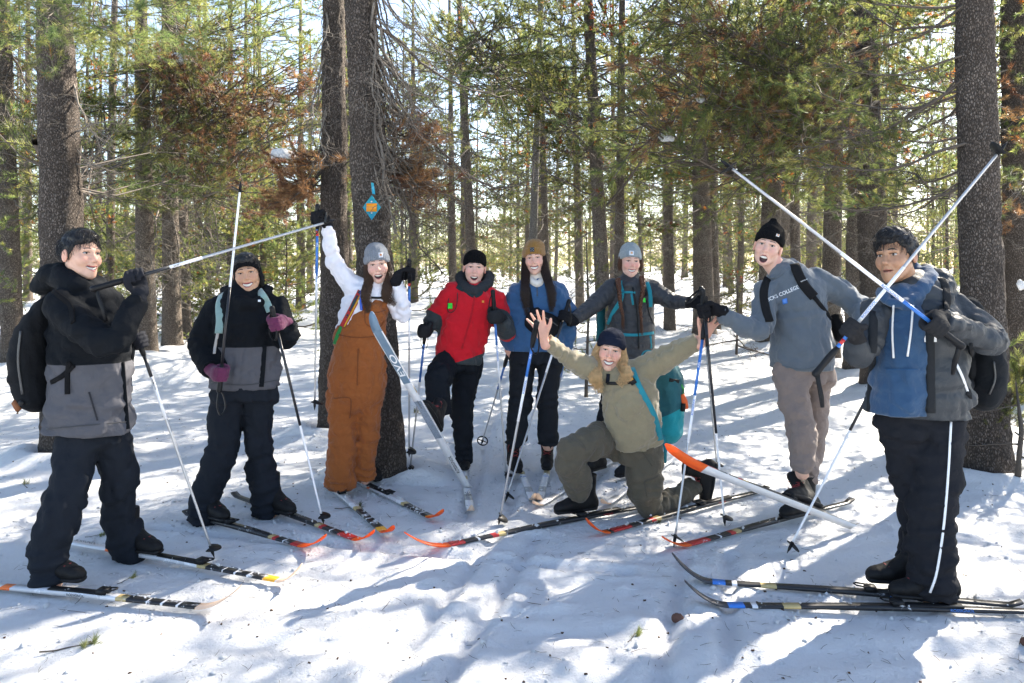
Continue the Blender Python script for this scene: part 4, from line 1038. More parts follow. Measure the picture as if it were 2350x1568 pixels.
ski(gnd(1048, 1010), gnd(1080, 1176), 'white ski with gold and blue bands under the standing foot of the person in red', 'C', bind=.48, run=.10, rise=.06, text=[(.80, 'EVO', .05, LETK, 'top')])

# ---- 5: blue pullover, mustard hat, long dark hair
p = Person(6.17, (1218, 1082), 'woman with long dark hair in blue pullover and mustard knit hat')
ski_pole(at(1166, 812, 6.22), gnd(1105, 1020), 'ski pole slanting back on the left of the woman in blue pullover', zones=[(.16, .45, BLUEP)], basket='ring', strap=False)
ski_pole(at(1298, 812, 6.22), gnd(1262, 985), 'ski pole slanting back on the right of the woman in blue pullover', zones=[(.16, .45, BLUEP)], basket='ring', strap=False)
j = SDF(.011)
p.torso(j, [(1232, 803, 0, 72, .15), (1232, 775, 0, 80, .175), (1233, 715, 0, 70, .15), (1233, 676, 0, 60, .13), (1231, 652, .01, 32, .085)], fold=[(.05, .12, .009, .07), (.6, .3, .006, .12)])
p.limb(j, [(1190, 672, 0), (1168, 732, -.02), (1167, 794, -.02)], [25, 25, 17], fold=FOLD_ARM, flat=(0, 1), seed=1); p.limb(j, [(1280, 672, 0), (1301, 735, -.02), (1298, 794, -.02)], [25, 25, 18], fold=FOLD_ARM, flat=(0, 1), seed=2)
p.limb(j, [(1230, 662, .01), (1229, 648, .02)], [24, 22], inner=False, flat=(0, 1))
j.crease(.0095, .19, 6); j.crease(.0042, .085, 6 + 31); j.wob(.0016, .04, 2)
jk = p.cloth('pullover', j, cloth((.030, .092, .200), sheen=.3))
p.strip('zip', j, [(1232, 650), (1233, 680)], .006, .003, plain((.03, .05, .08), .4), jk)
hk = SDF(.009)
for a in ((1169, 802, -.02), (1297, 802, -.02)): hk.tube([p.p((a[0], a[1] - 14, a[2])), p.p(a), p.p((a[0] + (6 if a[0] < 1200 else -6), a[1] + 14, a[2]))], [.032, .040, .030], [.02, .022, .02], k=.02)
hk.grid()
trousers(p, [[(1202, 808, 0, 37), (1195, 890, 0, 30), (1188, 960, 0, 28), (1183, 1022, 0, 26)], [(1264, 808, 0, 37), (1258, 890, 0, 28), (1257, 960, 0, 25), (1258, 1022, 0, 27)]], cloth((.016, .018, .022)), waist=[(1233, 830, 0, 62, .14), (1233, 785, 0, 60, .14)])
p.head((1226, 595), -4, 1, -5, 1.0, 'grin', True, (.69, .41, .31), blush=.5, browc=(.03, .018, .012), squint=.68, extra=[hk.mesh()])
hat = p.beanie((.26, .13, .030), brim=.036, top=.145, cuff=.060, rib=44, slouch=(-.015, -.02, .008))
p.hat_badge(hat, .006, .072, .034, .034, (.015, .017, .02), [(dx, dz, .005, .005, (.35, .35, .35)) for dx, dz in ((-.009, .009), (.009, .009), (0, 0), (-.009, -.009), (.009, -.009))])
gs = []
for q in (1, -1):
    a = [p.hl((q * .068, .005, .03)), p.hl((q * .074, .03, -.05)), p.hl((q * .076, .07, -.11))]
    gs.append((a + ([lay(j, 1205, 664), lay(j, 1206, 690), lay(j, 1210, 724)] if q > 0 else [lay(j, 1264, 662), lay(j, 1267, 690), lay(j, 1266, 716)]), [.020, .027, .031, .031, .027, .008]))
p.world_part('hair', *strands(gs, 420, .0015, 8, wave=.016), hair_mat((.030, .016, .011)))
nk = SDF(.008); p.limb(nk, [(1212, 640, -.04), (1232, 652, -.10), (1252, 642, -.04)], [9, 9, 9], inner=False, k=.02); p.limb(nk, [(1231, 655, .0), (1229, 632, .0)], [20, 18], inner=False)
p.cloth('turtleneck', nk, cloth((.70, .64, .56)))
fk = pack('black chest bag slung across the blue pullover', [(1222, 728, 6.0, 26, .045), (1240, 742, 5.985, 30, .05), (1270, 752, 6.0, 26, .045)], cloth((.012, .012, .014)), lat=(0, 0, 1), name='chest_bag')
Person.strip(fk, 'strap', [j], [(1212, 660), (1217, 690), (1221, 715)], .018, .004, cloth((.012, .012, .014)))
Person.strip(fk, 'zip', fk.f, [(1222, 722), (1250, 728), (1280, 748)], .004, .003, plain((.05, .05, .05), .4), fk.body)
Person.patch(fk, 'lift_tag', fk.f, [(1230, 706), (1247, 706), (1247, 719), (1230, 719)], plain((.02, .75, .05), .4, name='neon_tag'), fk.body, off=.012)
boot(p, gnd(1178, 1082) + [0, 0, .035], (.1, -.5, 0), kind='lace', scale=.98); boot(p, gnd(1256, 1076) + [0, 0, .035], (-.05, -.71, 0), kind='lace', scale=.98)
ski(gnd(1162, 1010), gnd(1222, 1150), 'white ski with blue band on the left foot of the woman in blue pullover', 'C', bind=.50, run=.12, rise=.07)
ski(gnd(1278, 1008), gnd(1238, 1150), 'snow-covered white ski on the right foot of the woman in blue pullover', 'C', bind=.50, run=.12, rise=.07)

# ---- 6: dark puffy jacket, braids, arms out
p = Person(6.35, (1420, 1090), 'woman with two long braids in dark puffy jacket stretching both arms')
A = ski_pole(at(1306, 690, 6.02), gnd(1159, 1153), 'silver ski pole with black lettering held by the woman with braids', zones=[(.16, .34, BLACKL), (.34, .60, WHITEP)], text=[(.38, R_, .015, LETK)], strap=True)
B = ski_pole(at(1609, 660, 6.02), gnd(1646, 1082), 'plain silver ski pole under the far hand of the woman with braids', zones=[(.16, .40, WHITEP)], strap=True, strapdir=(-.6, -.3, -.4))
wA = p.glove(A, .14, (1361, 702, -.12), GB, side=-1); wB = p.glove(B, .12, (1540, 690, -.12), GB, side=1)
j = SDF(.010); q_ = (.055, .006)
p.torso(j, [(1447, 830, 0, 58, .145), (1447, 765, 0, 58, .14), (1448, 712, 0, 55, .135), (1450, 672, 0, 51, .125), (1448, 646, 0, 27, .09)], quilt=q_)
p.limb(j, [(1408, 660, 0), (1361, 702, -.12), wA], [25, 21, 15], flat=(0, 1), quilt=(.05, .005), fold=[(.5, .4, .003, .06)]); p.limb(j, [(1490, 662, 0), (1540, 690, -.12), wB], [25, 20, 14], flat=(0, 1), quilt=(.05, .005), fold=[(.5, .4, .003, .06)])
p.limb(j, [(1425, 646, .02), (1440, 655, -.09), (1468, 648, -.04)], [11, 12, 11], inner=False, k=.02)
j.wob(.003, .08, 7)
jk = p.cloth('jacket', j, cloth((.030, .031, .035), rough=.5, wr=.6, spec=.4))
p.strip('zip', j, [(1452, 660), (1462, 720), (1466, 800)], .006, .003, BLACKP, jk)
trousers(p, [[(1424, 825, 0, 33), (1402, 900, -.05, 25), (1388, 965, -.08, 21), (1376, 1045, -.10, 19)], [(1472, 825, 0, 33), (1470, 930, 0, 25), (1456, 1050, 0, 21)]], cloth((.012, .013, .016)), waist=[(1447, 850, 0, 50, .13), (1447, 800, 0, 50, .13)])
p.head((1446, 602), 3, 0, 3, 1.0, 'smile', True, (.70, .415, .32), blush=.75, browc=(.10, .05, .03), squint=.72, wide=1.03)
hat = p.beanie((.25, .29, .31), brim=.042, top=.150, cuff=.056, rib=44)
p.hat_badge(hat, .010, .072, .036, .034, (.62, .64, .68), [(0, .002, .016, .016, (.60, .24, .03)), (-.002, .002, .007, .007, (.62, .64, .68))])
def braid(pts, r, n=16):
    C = catmull(np.array([p.p(q) for q in pts]), 14); m = len(C); T, A_, B_ = frames(C, (0, 1, .05)); t = np.linspace(0, 1, m); out = []
    R_t = r * (1 - .45 * t)
    for k in range(3):
        ph = 2 * math.pi * k / 3 + t * n * 2.1
        out.append(sweep(C + A_ * (np.cos(ph) * R_t * .62)[:, None] + B_ * (np.sin(2 * ph) * R_t * .32)[:, None], R_t * .55, ns=6))
    out.append(strands([([C[-1], C[-1] + [0, 0, -.06], C[-1] + [.005, 0, -.13]], [.009, .012, .012])], 60, .0014, 3))
    return join(out)
HR6 = (.085, .030, .012)
hr = p.world_part('hair', *strands([([p.hl((q * .074, .01, .04)), p.hl((q * .080, .01, -.02)), p.hl((q * .078, .01, -.075))], [.018, .020, .016]) for q in (1, -1)], 140, .0016, 9), hair_mat(HR6))
for pts in ([(1418, 640, -.06), (1421, 665, -.15), (1424, 700, -.165), (1429, 722, -.17)], [(1472, 635, -.05), (1476, 660, -.15), (1470, 700, -.165), (1472, 735, -.17)]):
    p.world_part('braid', *braid(pts, .021), hair_mat(HR6), parent=hr)
b6 = pack('teal backpack with chest strap on the woman with braids', [(1392, 790, 6.56, 20, .10), (1430, 760, 6.60, 40, .12), (1445, 700, 6.58, 44, .11)], cloth((.012, .13, .15)), extra=[([(1380, 700, 6.5), (1378, 780, 6.5)], .035, .04)])
TEAL = cloth((.015, .22, .27))
for s0, w in (([(1424, 645), (1428, 665), (1425, 690), (1408, 715), (1396, 745)], .018), ([(1484, 648), (1492, 675), (1492, 705)], .018), ([(1430, 671), (1448, 671), (1458, 672)], .009), ([(1449, 674), (1453, 700)], .009), ([(1425, 768), (1460, 769), (1500, 764)], .012), ([(1492, 770), (1494, 800)], .010)):
    Person.strip(b6, 'strap', [j], s0, w, .005, TEAL)
Person.strip(b6, 'radio', [j], [(1478, 655), (1482, 680)], .016, .014, BLACKP); Person.strip(b6, 'radio_cord', [j], [(1484, 690), (1490, 720), (1500, 745)], .003, .003, BLACKP)
Person.patch(b6, 'lift_tag', j, [(1473, 684), (1481, 684), (1482, 694), (1473, 694)], plain((.02, .75, .05), .4, name='neon_tag'), off=.028)
boot(p, gnd(1370, 1088) + [0, 0, .035], (-.85, -.75, 0), kind='lace', scale=.95); boot(p, gnd(1452, 1096) + [0, 0, .035], (-.75, -.75, 0), kind='lace', scale=.95)
ski(gnd(1440, 1040), gnd(1240, 1163), 'grey and white lettered ski crossing behind the kneeling woman, tip in shade', 'C', bind=.42, run=.10, rise=.05, text=[(.72, 'EVO', .05, LETK, 'top'), (.24, R_, .022, LETK, 'top')])
ski(gnd(1540, 1060), gnd(1395, 1160), 'white ski showing beneath the bent front leg of the kneeling woman', 'C', bind=.42, run=.10, rise=.05)

# ---- 7: kneeling, arms wide
p = Person(5.05, (1400, 1190), 'kneeling blonde woman in khaki fleece and navy hat with arms flung wide')
A = ski_pole(at(1232, 738, 4.74), gnd(1144, 1207), 'blue topped ski pole in the left palm of the kneeling woman', zones=[(.16, .34, BLUEP), (.34, .62, WHITEP)], text=[(.20, 'FUN', .014, LETW), (.36, R_, .016, LETB)])
B = ski_pole(at(1620, 722, 4.86), gnd(1546, 1256), 'blue topped ski pole in the right palm of the kneeling woman', zones=[(.16, .50, BLUEP), (.50, .78, WHITEP)], text=[(.30, 'FUN', .016, LETW), (.52, R_, .018, LETB)], strap=True)
j = SDF(.0105)
KH = (.235, .195, .120)
p.torso(j, [(1453, 1012, .06, 64, .16), (1452, 965, .02, 69, .165), (1442, 905, -.02, 66, .16), (1426, 874, 0, 54, .13), (1410, 862, .05, 24, .08)], fold=[(.1, .16, .009, .08), (.6, .3, .005, .12)])
p.limb(j, [(1378, 862, -.02), (1306, 824, -.10), (1254, 782, -.18)], [27, 23, 18], fold=[(.35, .2, .006, .06), (.75, .25, .005, .06)], flat=(0, 1), seed=1); p.limb(j, [(1460, 856, 0), (1548, 808, -.06), (1602, 780, -.12)], [31, 26, 20], fold=[(.45, .2, .008, .06), (.85, .2, .005, .05)], flat=(0, 1), seed=2)
j.crease(.0095, .19, 9); j.crease(.0042, .085, 9 + 31); j.wob(.0016, .04, 2)
jk = p.cloth('fleece', j, cloth(KH, sheen=.4))
p.strip('zip', j, [(1396, 858), (1394, 880)], .012, .004, cloth((.012, .014, .022)), jk)
def palm(root, tipv, nrmv, side, ang, sc=1.0):
    f = open_hand_sdf(side, ang=ang); V, Q = f.mesh(); z = nrm(tipv); y = np.asarray(nrmv, float); y = nrm(y - z * np.dot(y, z)); R = np.column_stack([np.cross(y, z), y, z]); return V * sc @ R.T + root, Q
hl = palm(at(1241, 757, 4.84), (-.30, -.1, .95), (-.1, -1, .05), -1, (-14, -2, 12, 28), 1.02); hr = palm(at(1622, 757, 4.90), (.42, -.05, .90), (.0, -1, .0), 1, (-34, -10, 8, 24), 1.05)
tr, tf = trousers(p, [[(1402, 1005, .10, 42), (1352, 1018, -.10, 42), (1310, 1042, -.18, 40), (1318, 1088, -.14, 38), (1330, 1130, -.06, 33)], [(1478, 1015, .10, 50), (1478, 1085, .04, 49), (1482, 1140, .03, 40), (1500, 1166, .08, 29), (1545, 1146, .26, 28), (1592, 1116, .42, 24)]], cloth((.088, .074, .052), wr=.4), waist=[(1450, 1050, .10, 60, .15), (1452, 1000, .08, 60, .15)], flat=1, fold=[(.3, .15, .008, .07), (.55, .15, .008, .06), (.95, .1, .006, .05)])
p.strip('pocket_flap', tf, [(1478, 1105), (1500, 1098), (1515, 1088)], .006, .002, cloth((.07, .06, .045)), tr); p.strip('pocket_edge', tf, [(1478, 1105), (1484, 1140)], .004, .002, cloth((.07, .06, .045)), tr); p.strip('hip_pocket', tf, [(1470, 1030), (1490, 1060), (1497, 1070)], .004, .002, cloth((.07, .06, .045)), tr)
p.head((1401, 806), -8, 3, 9, 1.02, 'grin', True, (.69, .41, .30), blush=.65, browc=(.16, .09, .05), squint=.60, extra=[hl, hr])
p.beanie((.012, .016, .030), brim=.038, top=.135, cuff=.058, rib=70, depth=.3)
gs = []
for q in (1, -1):
    a = [p.hl((q * .066, .0, .04)), p.hl((q * .078, .02, -.03)), p.hl((q * .080, .06, -.085))]
    gs.append((a + ([lay(j, 1366, 864), lay(j, 1370, 882), lay(j, 1376, 902)] if q > 0 else [lay(j, 1438, 852, .05), lay(j, 1436, 866), lay(j, 1420, 884)]), [.022, .032, .036, .034, .030, .014]))
p.world_part('hair', *strands(gs, 420, .0015, 11, wave=.018), hair_mat((.60, .39, .19)))
b7 = pack('large teal backpack with orange charm on the kneeling woman', [(1532, 985, 5.32, 34, .13), (1536, 930, 5.32, 33, .15), (1533, 870, 5.30, 34, .14), (1524, 838, 5.28, 22, .10)], cloth((.025, .12, .145), (.010, .29, .34)), mask=lambda V: zat(1535, 940, 5.3) + .5 * (V[:, 0] - at(1535, 940, 5.3)[0]) - V[:, 2], extra=[([(1480, 850, 5.26), (1500, 930, 5.28), (1510, 985, 5.28)], .10, .08)])
for s0, w in (([(1450, 845), (1465, 885), (1490, 930), (1505, 965), (1516, 1010)], .020), ([(1393, 880), (1420, 880), (1446, 878)], .010)):
    Person.strip(b7, 'strap', [j, b7.f], s0, w, .006, TEAL if w > .015 else BLACKP)
Person.strip(b7, 'tail_strap', [b7.f, j], [(1520, 1000), (1524, 1014)], .014, .005, TEAL); b7.part('hanging_strap', *sweep([at(1523, 1005, 5.17), at(1527, 1035, 5.2), at(1526, 1063, 5.2)], .012, .004, up=(0, -1, 0), ns=8), TEAL)
b7.part('grab_loop', *sweep(catmull([at(1470, 822, 5.3), at(1478, 808, 5.3), at(1492, 806, 5.3), at(1500, 818, 5.3)], 5), .006, .003, up=(0, -1, 0), ns=6), TEAL)
Person.strip(b7, 'radio', [j, b7.f], [(1442, 862), (1456, 882)], .020, .016, BLACKP); Person.strip(b7, 'radio_dial', [j, b7.f], [(1447, 869), (1450, 874)], .014, .022, plain((.65, .30, .02), .4))
Person.strip(b7, 'buckle', [b7.f], [(1536, 872), (1558, 876)], .012, .006, BLACKP)
ch = b7.part('charm', *sweep([at(1566, 905, 5.2), at(1570, 922, 5.2), at(1574, 938, 5.2)], [.014, .024, .018], ns=8), plain((.80, .12, .02), .6)); b7.part('charm_cord', *sweep([at(1562, 880, 5.2), at(1568, 892, 5.2), at(1567, 906, 5.2)], .006, ns=6), plain((.05, .45, .08), .6), parent=ch); b7.part('charm_can', *sweep([at(1568, 926, 5.18), at(1567, 944, 5.18)], .016, ns=8), BLACKP, parent=ch)
boot(p, gnd(1340, 1184) + [0, 0, .035], (-1.39, -.56, 0), kind='lace'); boot(p, at(1638, 1090, 5.48), (-.20, -.10, -.97), (-.93, -.25, .25), kind='lace')
sA = ski(gnd(1500, 1163), gnd(1030, 1256), 'black ski with red nose and orange tip reaching forward from the kneeling woman', 'B', bind=.28, run=.27, rise=.115, text=[(.20, R_, .014, LETR, 'side')])
ski(gnd(1760, 1128), gnd(1395, 1226), 'black ski with orange tip along the bent knee of the kneeling woman', 'B', bind=.36, run=.17, rise=.11, text=[(.28, R_, .014, LETR, 'side')])

# ---- 8: grey sweatshirt, black hat, mouth open
p = Person(5.0, (1845, 1190), 'man shouting with joy in grey college sweatshirt and black knit hat')
A = ski_pole(at(1612, 665, 4.78), gnd(1664, 1208), 'black and white ski pole held out by the man in grey sweatshirt', zones=[(.16, .88, BLACKL)], shaft=WHITEP, strapdir=(.2, -.1, -1))
B = ski_pole(at(2052, 790, 4.66), gnd(1806, 1270), 'black and white ski pole slanting out from behind the dark grey jacket', zones=[(.16, .58, BLACKL)], shaft=WHITEP)
wA = p.glove(A, .13, (1735, 765, -.14), GB, side=1); wB = p.glove(B, .07, (1985, 700, -.02), GB, side=-1)
j = SDF(.011)
p.torso(j, [(1842, 846, 0, 70, .16), (1842, 815, 0, 75, .175), (1838, 750, 0, 68, .16), (1828, 690, 0, 66, .15), (1812, 648, 0, 54, .13), (1790, 622, 0, 27, .09)], fold=[(.05, .10, .009, .07), (.5, .3, .006, .12)])
p.limb(j, [(1760, 668, -.03), (1740, 758, -.14), wA], [30, 28, 18], fold=FOLD_ARM, flat=(0, 1), seed=1); p.limb(j, [(1870, 642, .02), (1962, 695, 0), wB], [31, 28, 18], fold=FOLD_ARM, flat=(0, 1), seed=2)
j.crease(.0095, .19, 10); j.crease(.0042, .085, 10 + 31); j.wob(.0016, .04, 2)
jk = p.cloth('sweatshirt', j, cloth((.098, .118, .140), sheen=.3))
p.print_text('lettering', j, 'RICKS COLLEGE', (1759, 694), (1834, 662), 12, LETW, jk); p.patch('crest', j, [(1795, 688), (1806, 684), (1808, 696), (1797, 699)], LETB, jk)
p.strip('neckband', j, [(1766, 636), (1785, 634), (1808, 614)], .008, .004, cloth((.10, .12, .145)), jk); p.strip('hem_band', j, [(1775, 832), (1840, 848), (1908, 830)], .004, .002, cloth((.085, .105, .125)), jk)
trousers(p, [[(1812, 855, -.05, 43), (1826, 930, -.14, 39), (1842, 1010, -.24, 34), (1841, 1086, -.29, 31)], [(1868, 855, .02, 44), (1868, 940, .04, 37), (1860, 1020, .05, 33), (1846, 1125, .05, 27)]], cloth((.20, .155, .135), wr=.45), waist=[(1842, 870, 0, 66, .15), (1842, 820, 0, 62, .14)], fold=[(.5, .2, .007, .08), (.95, .1, .008, .05)])
p.head((1762, 568), -22, 4, 14, 1.02, 'open', False, (.70, .42, .32), blush=.4, browc=(.09, .05, .03), squint=.95)
hat = p.beanie((.006, .006, .007), brim=.044, top=.140, cuff=.058, rib=48, point=.035, puff=.98)
p.hat_badge(hat, -.045, .080, .018, .016, (.65, .62, .60), [(-.002, .002, .008, .008, (.6, .22, .05))])
b8 = pack('black backpack worn by the man in grey sweatshirt', [(1850, 800, 5.26, 50, .09), (1848, 740, 5.28, 56, .10), (1835, 670, 5.24, 44, .07)], cloth((.012, .012, .013)), extra=[([(1918, 735, 5.1), (1930, 770, 5.05)], .04, .06)])
for s0, w in (([(1762, 640), (1752, 670), (1756, 705), (1766, 738)], .026), ([(1822, 606), (1842, 650), (1868, 682)], .032), ([(1868, 682), (1890, 710), (1918, 752)], .013)):
    Person.strip(b8, 'strap', [j], s0, w, .008, cloth((.012, .012, .013)))
Person.print_text(b8, 'lettering', j, 'SWISSGEAR', (1838, 648), (1854, 641), 3.4, LETW, b8.body, off=.024)
tl = gnd(1968, 1214); tp = at(1548, 1050, 4.02); sk = ski(tl, tl + (tp - tl) * .86, 'lifted ski with pale sole and curled orange tip under the grey sweatshirt man', 'B', up=(.15, 1, .45), bind=.33, run=.26, rise=.07, z=.0, w=.027)
boot(p, sk.P(.27, .032), sk.ax, sk.up, 'lace', 1.02); boot(p, gnd(1846, 1190) + [0, 0, .035], (-.92, -.56, 0), kind='lace', scale=1.02)
ski(gnd(1955, 1156), gnd(1580, 1255), 'black ski with orange tip flat on snow under the grey sweatshirt man', 'B', bind=.30, run=.20, rise=.08, text=[(.24, R_, .014, LETR, 'side')])

# ---- 9: dark grey jacket over blue hoodie, crossed poles
p = Person(3.88, (2120, 1380), 'dark haired man in grey jacket over blue hoodie holding crossed poles')
A = ski_pole(at(1870, 860, 3.62), at(2312, 326, 3.50), 'ski pole pointing up to the right across the face of the man in blue hoodie', zones=[(.15, .18, BLUEP), (.18, .205, REDP), (.205, .30, BLUEP), (.30, .62, WHITEP)], text=[(.33, R_, .018, LETB)], strapdir=(.05, -.1, -1))
B = ski_pole(at(2208, 796, 3.50), at(1652, 366, 3.60), 'ski pole pointing up to the left under the chin of the man in blue hoodie', zones=[(.14, .32, BLUEP), (.32, .66, WHITEP)], text=[(.34, R_, .018, LETB)], strapdir=(.1, .3, -.6))
GV = (.022, .022, .024)
wA = p.glove(A, .26, (1968, 820, -.14), GV, side=1, flip=True); wB = p.glove(B, .14, (2288, 786, -.10), GV, side=-1, flip=True)
j = SDF(.011)
p.torso(j, [(2106, 952, .02, 120, .17), (2110, 880, .02, 115, .175), (2108, 800, .02, 107, .172), (2106, 735, .02, 95, .158), (2098, 692, .03, 74, .14), (2088, 665, .05, 50, .11)], fold=FOLD_TOR)
p.limb(j, [(2020, 716, -.03), (1974, 812, -.14), wA], [38, 36, 25], fold=FOLD_ARM, flat=(0, 1), seed=1); p.limb(j, [(2186, 708, .05), (2276, 782, -.09), wB], [41, 37, 26], fold=FOLD_ARM, flat=(0, 1), seed=2)
p.limb(j, [(2150, 690, -.04), (2168, 650, .05), (2130, 625, .14)], [22, 26, 22], inner=False, k=.03)
j.crease(.0095, .19, 11); j.crease(.0042, .085, 11 + 31); j.wob(.0018, .045, 2)
jk = p.cloth('jacket', j, cloth((.034, .039, .045), rough=.55, spec=.3))
hd = SDF(.0105)
p.torso(hd, [(2068, 946, -.022, 66, .148), (2066, 900, -.022, 68, .155), (2066, 820, -.020, 66, .153), (2066, 750, -.018, 62, .143), (2066, 700, -.012, 50, .12)], flat=(1, 0), fold=[(.1, .2, .007, .09)], inner=False)
p.limb(hd, [(2022, 672, -.03), (2042, 694, -.13), (2086, 692, -.13), (2120, 662, -.06), (2132, 632, .03)], [11, 13, 14, 19, 20], inner=False, k=.025)
p.limb(hd, [(2098, 625, .10), (2135, 640, .06)], [22, 20], inner=False, k=.03)
hd.crease(.008, .17, 12); hd.crease(.0042, .085, 12 + 31); hd.wob(.0015, .04, 1)
ho = p.cloth('hoodie', hd, cloth((.020, .060, .128), sheen=.3))
for s0 in ([(2050, 702), (2047, 760), (2050, 822)], [(2095, 700), (2090, 760), (2082, 818)]): p.strip('drawstring', hd, s0, .0045, .004, cloth((.75, .74, .72)), ho)
p.strip('pocket_seam', hd, [(2030, 848), (2070, 848), (2110, 848)], .003, .0015, cloth((.012, .06, .15)), ho)
ZB = cloth((.020, .022, .025))
p.strip('zip_edge', j, [(2134, 712), (2134, 800), (2136, 948)], .020, .010, ZB, jk); p.strip('zip_edge', j, [(2004, 716), (2002, 820), (1998, 946)], .020, .010, ZB, jk)
p.strip('pocket_zip', j, [(2189, 825), (2208, 865), (2222, 905)], .006, .004, PW, jk)
for u in (2122, 2144): p.strip('reflector', j, [(u, 752), (u + 2, 785)], .007, .005, PW, jk)
tr, tf = trousers(p, [[(2076, 960, .02, 58), (2084, 1060, .06, 54), (2110, 1160, .08, 49), (2106, 1260, .08, 45), (2092, 1338, .06, 44)], [(2160, 975, .02, 56), (2152, 1060, -.04, 60), (2142, 1160, -.08, 57), (2138, 1260, -.11, 57), (2144, 1372, -.12, 52)]], cloth((.014, .015, .019)), waist=[(2112, 995, .03, 98, .14), (2112, 940, .03, 88, .12)])
p.strip('side_piping', tf, [(2182, 968), (2176, 1080), (2166, 1200), (2150, 1310), (2134, 1360)], .0055, .003, PW, tr, n=30)
p.head((2056, 590), -52, 0, -6, 1.06, 'closed', False, (.38, .205, .12), lipc=(.28, .10, .08), blush=.15, browc=(.010, .008, .007), br=.0052, squint=1.0)
p.short_hair((.010, .009, .010), c=-.008, slope=.9, thick=.011, top=.014, seed=9, n=1300, fringe=.03)
b9 = pack('dark backpack on the man in grey jacket over blue hoodie', [(2252, 905, 4.10, 36, .13), (2258, 860, 4.10, 38, .15), (2250, 790, 4.12, 36, .14), (2215, 710, 4.15, 30, .10)], cloth((.016, .018, .021), bump=.5))
Person.strip(b9, 'zip', b9.f, [(2280, 830), (2283, 870), (2270, 905)], .005, .004, plain((.05, .05, .05), .4), b9.body)
for s0 in ([(2160, 640), (2172, 670), (2172, 710)], [(2228, 790), (2236, 850), (2222, 910)]): Person.strip(b9, 'strap', [j, b9.f], s0, .020, .008, cloth((.020, .021, .023)))
boot(p, gnd(2150, 1388) + [0, 0, .035], (-.91, .04, 0), scale=1.06); boot(p, gnd(2092, 1352) + [0, 0, .035], (-.91, .04, 0), scale=1.06)
ski(gnd(2345, 1398), gnd(1635, 1342), 'black ski with blue and orange nose, the farther one of the blue hoodie man', 'D', bind=.36, run=.20, rise=.13, text=[(.30, R_, .018, LETB, 'side')])
ski(gnd(2420, 1412), gnd(1670, 1396), 'black ski with blue lettering along its side, the nearer one of the blue hoodie man', 'D', bind=.37, run=.20, rise=.11, text=[(.22, R_, .020, LETB, 'side')])
print('people', time.time() - T0)
# ------------------------------------------------------------------ snow
TREES_NEAR = []      # filled below, used for the mounds round the trunks
def tg(u, d):        # ground place under picture column u at distance d
    return np.array([(u - 1175.0) / F * d, d, 0.0])
# u at the base, distance, trunk radius, lean towards (du) at the top of the frame, kind
NEAR = [
    (158, 6.7, .185, (-.13, .0), 'T1'), (337, 13.2, .165, (-.07, .0), 'T2'), (396, 14.6, .17, (-.07, .0), 'T3'), (30, 11.5, .15, (-.12, .0), 'T0'),
    (768, 7.55, .140, (-.01, .0), 'T4'), (884, 6.0, .152, (-.22, .05), 'T5'), (2266, 6.05, .165, (-.12, .0), 'T6'), (2345, 9.2, .16, (-.1, .0), 'T7'),
    (2015, 10.2, .185, (-.1, .1), 'T8'), (1962, 11.6, .15, (.05, .0), 'T9'), (1903, 12.4, .15, (.1, .0), 'T10'), (1828, 14.5, .095, (-.05, .0), 'T11'),
    (1762, 14.8, .20, (.1, .0), 'T12'), (1617, 16.5, .22, (-.1, .0), 'T13'), (1643, 17.2, .11, (-.1, .0), 'T13b'), (1537, 17.4, .125, (-.05, .0), 'T14'),
    (1418, 13.0, .085, (.05, .0), 'T15'), (1392, 12.4, .125, (-.21, .0), 'T16'), (1332, 21, .12, (-.1, 0), 'T17'), (1216, 16.5, .095, (.14, 0), 'T18'),
    (1256, 19, .10, (-.1, 0), 'T19'), (1090, 17.5, .12, (-.2, 0), 'T20'), (1040, 23, .12, (-.05, 0), 'T21'), (948, 27, .17, (0, 0), 'T22'), (690, 24, .14, (0, 0), 'T23'), (712, 33, .15, (0, 0), 'T24')]
TREES_NEAR = [(tg(u, d), r, lean, k) for u, d, r, lean, k in NEAR]
_G = {}
def vnoise2(x, y, lam, seed, oct_=3):
    out = 0; a = 1.0; tot = 0
    for o in range(oct_):
        
        if seed + o * 13 not in _G: _G[seed + o * 13] = np.random.RandomState(seed + o * 13).rand(256, 256).astype(np.float32)
        G = _G[seed + o * 13]
        u = x / lam; w = y / lam; i = np.floor(u).astype(int); j = np.floor(w).astype(int); fx = u - i; fy = w - j
        fx = fx * fx * (3 - 2 * fx); fy = fy * fy * (3 - 2 * fy); g = lambda p, q: G[p % 256, q % 256]
        out = out + a * ((g(i, j) * (1 - fx) + g(i + 1, j) * fx) * (1 - fy) + (g(i, j + 1) * (1 - fx) + g(i + 1, j + 1) * fx) * fy - .5)
        tot += a; a *= .5; lam *= .5
    return out / tot * 2
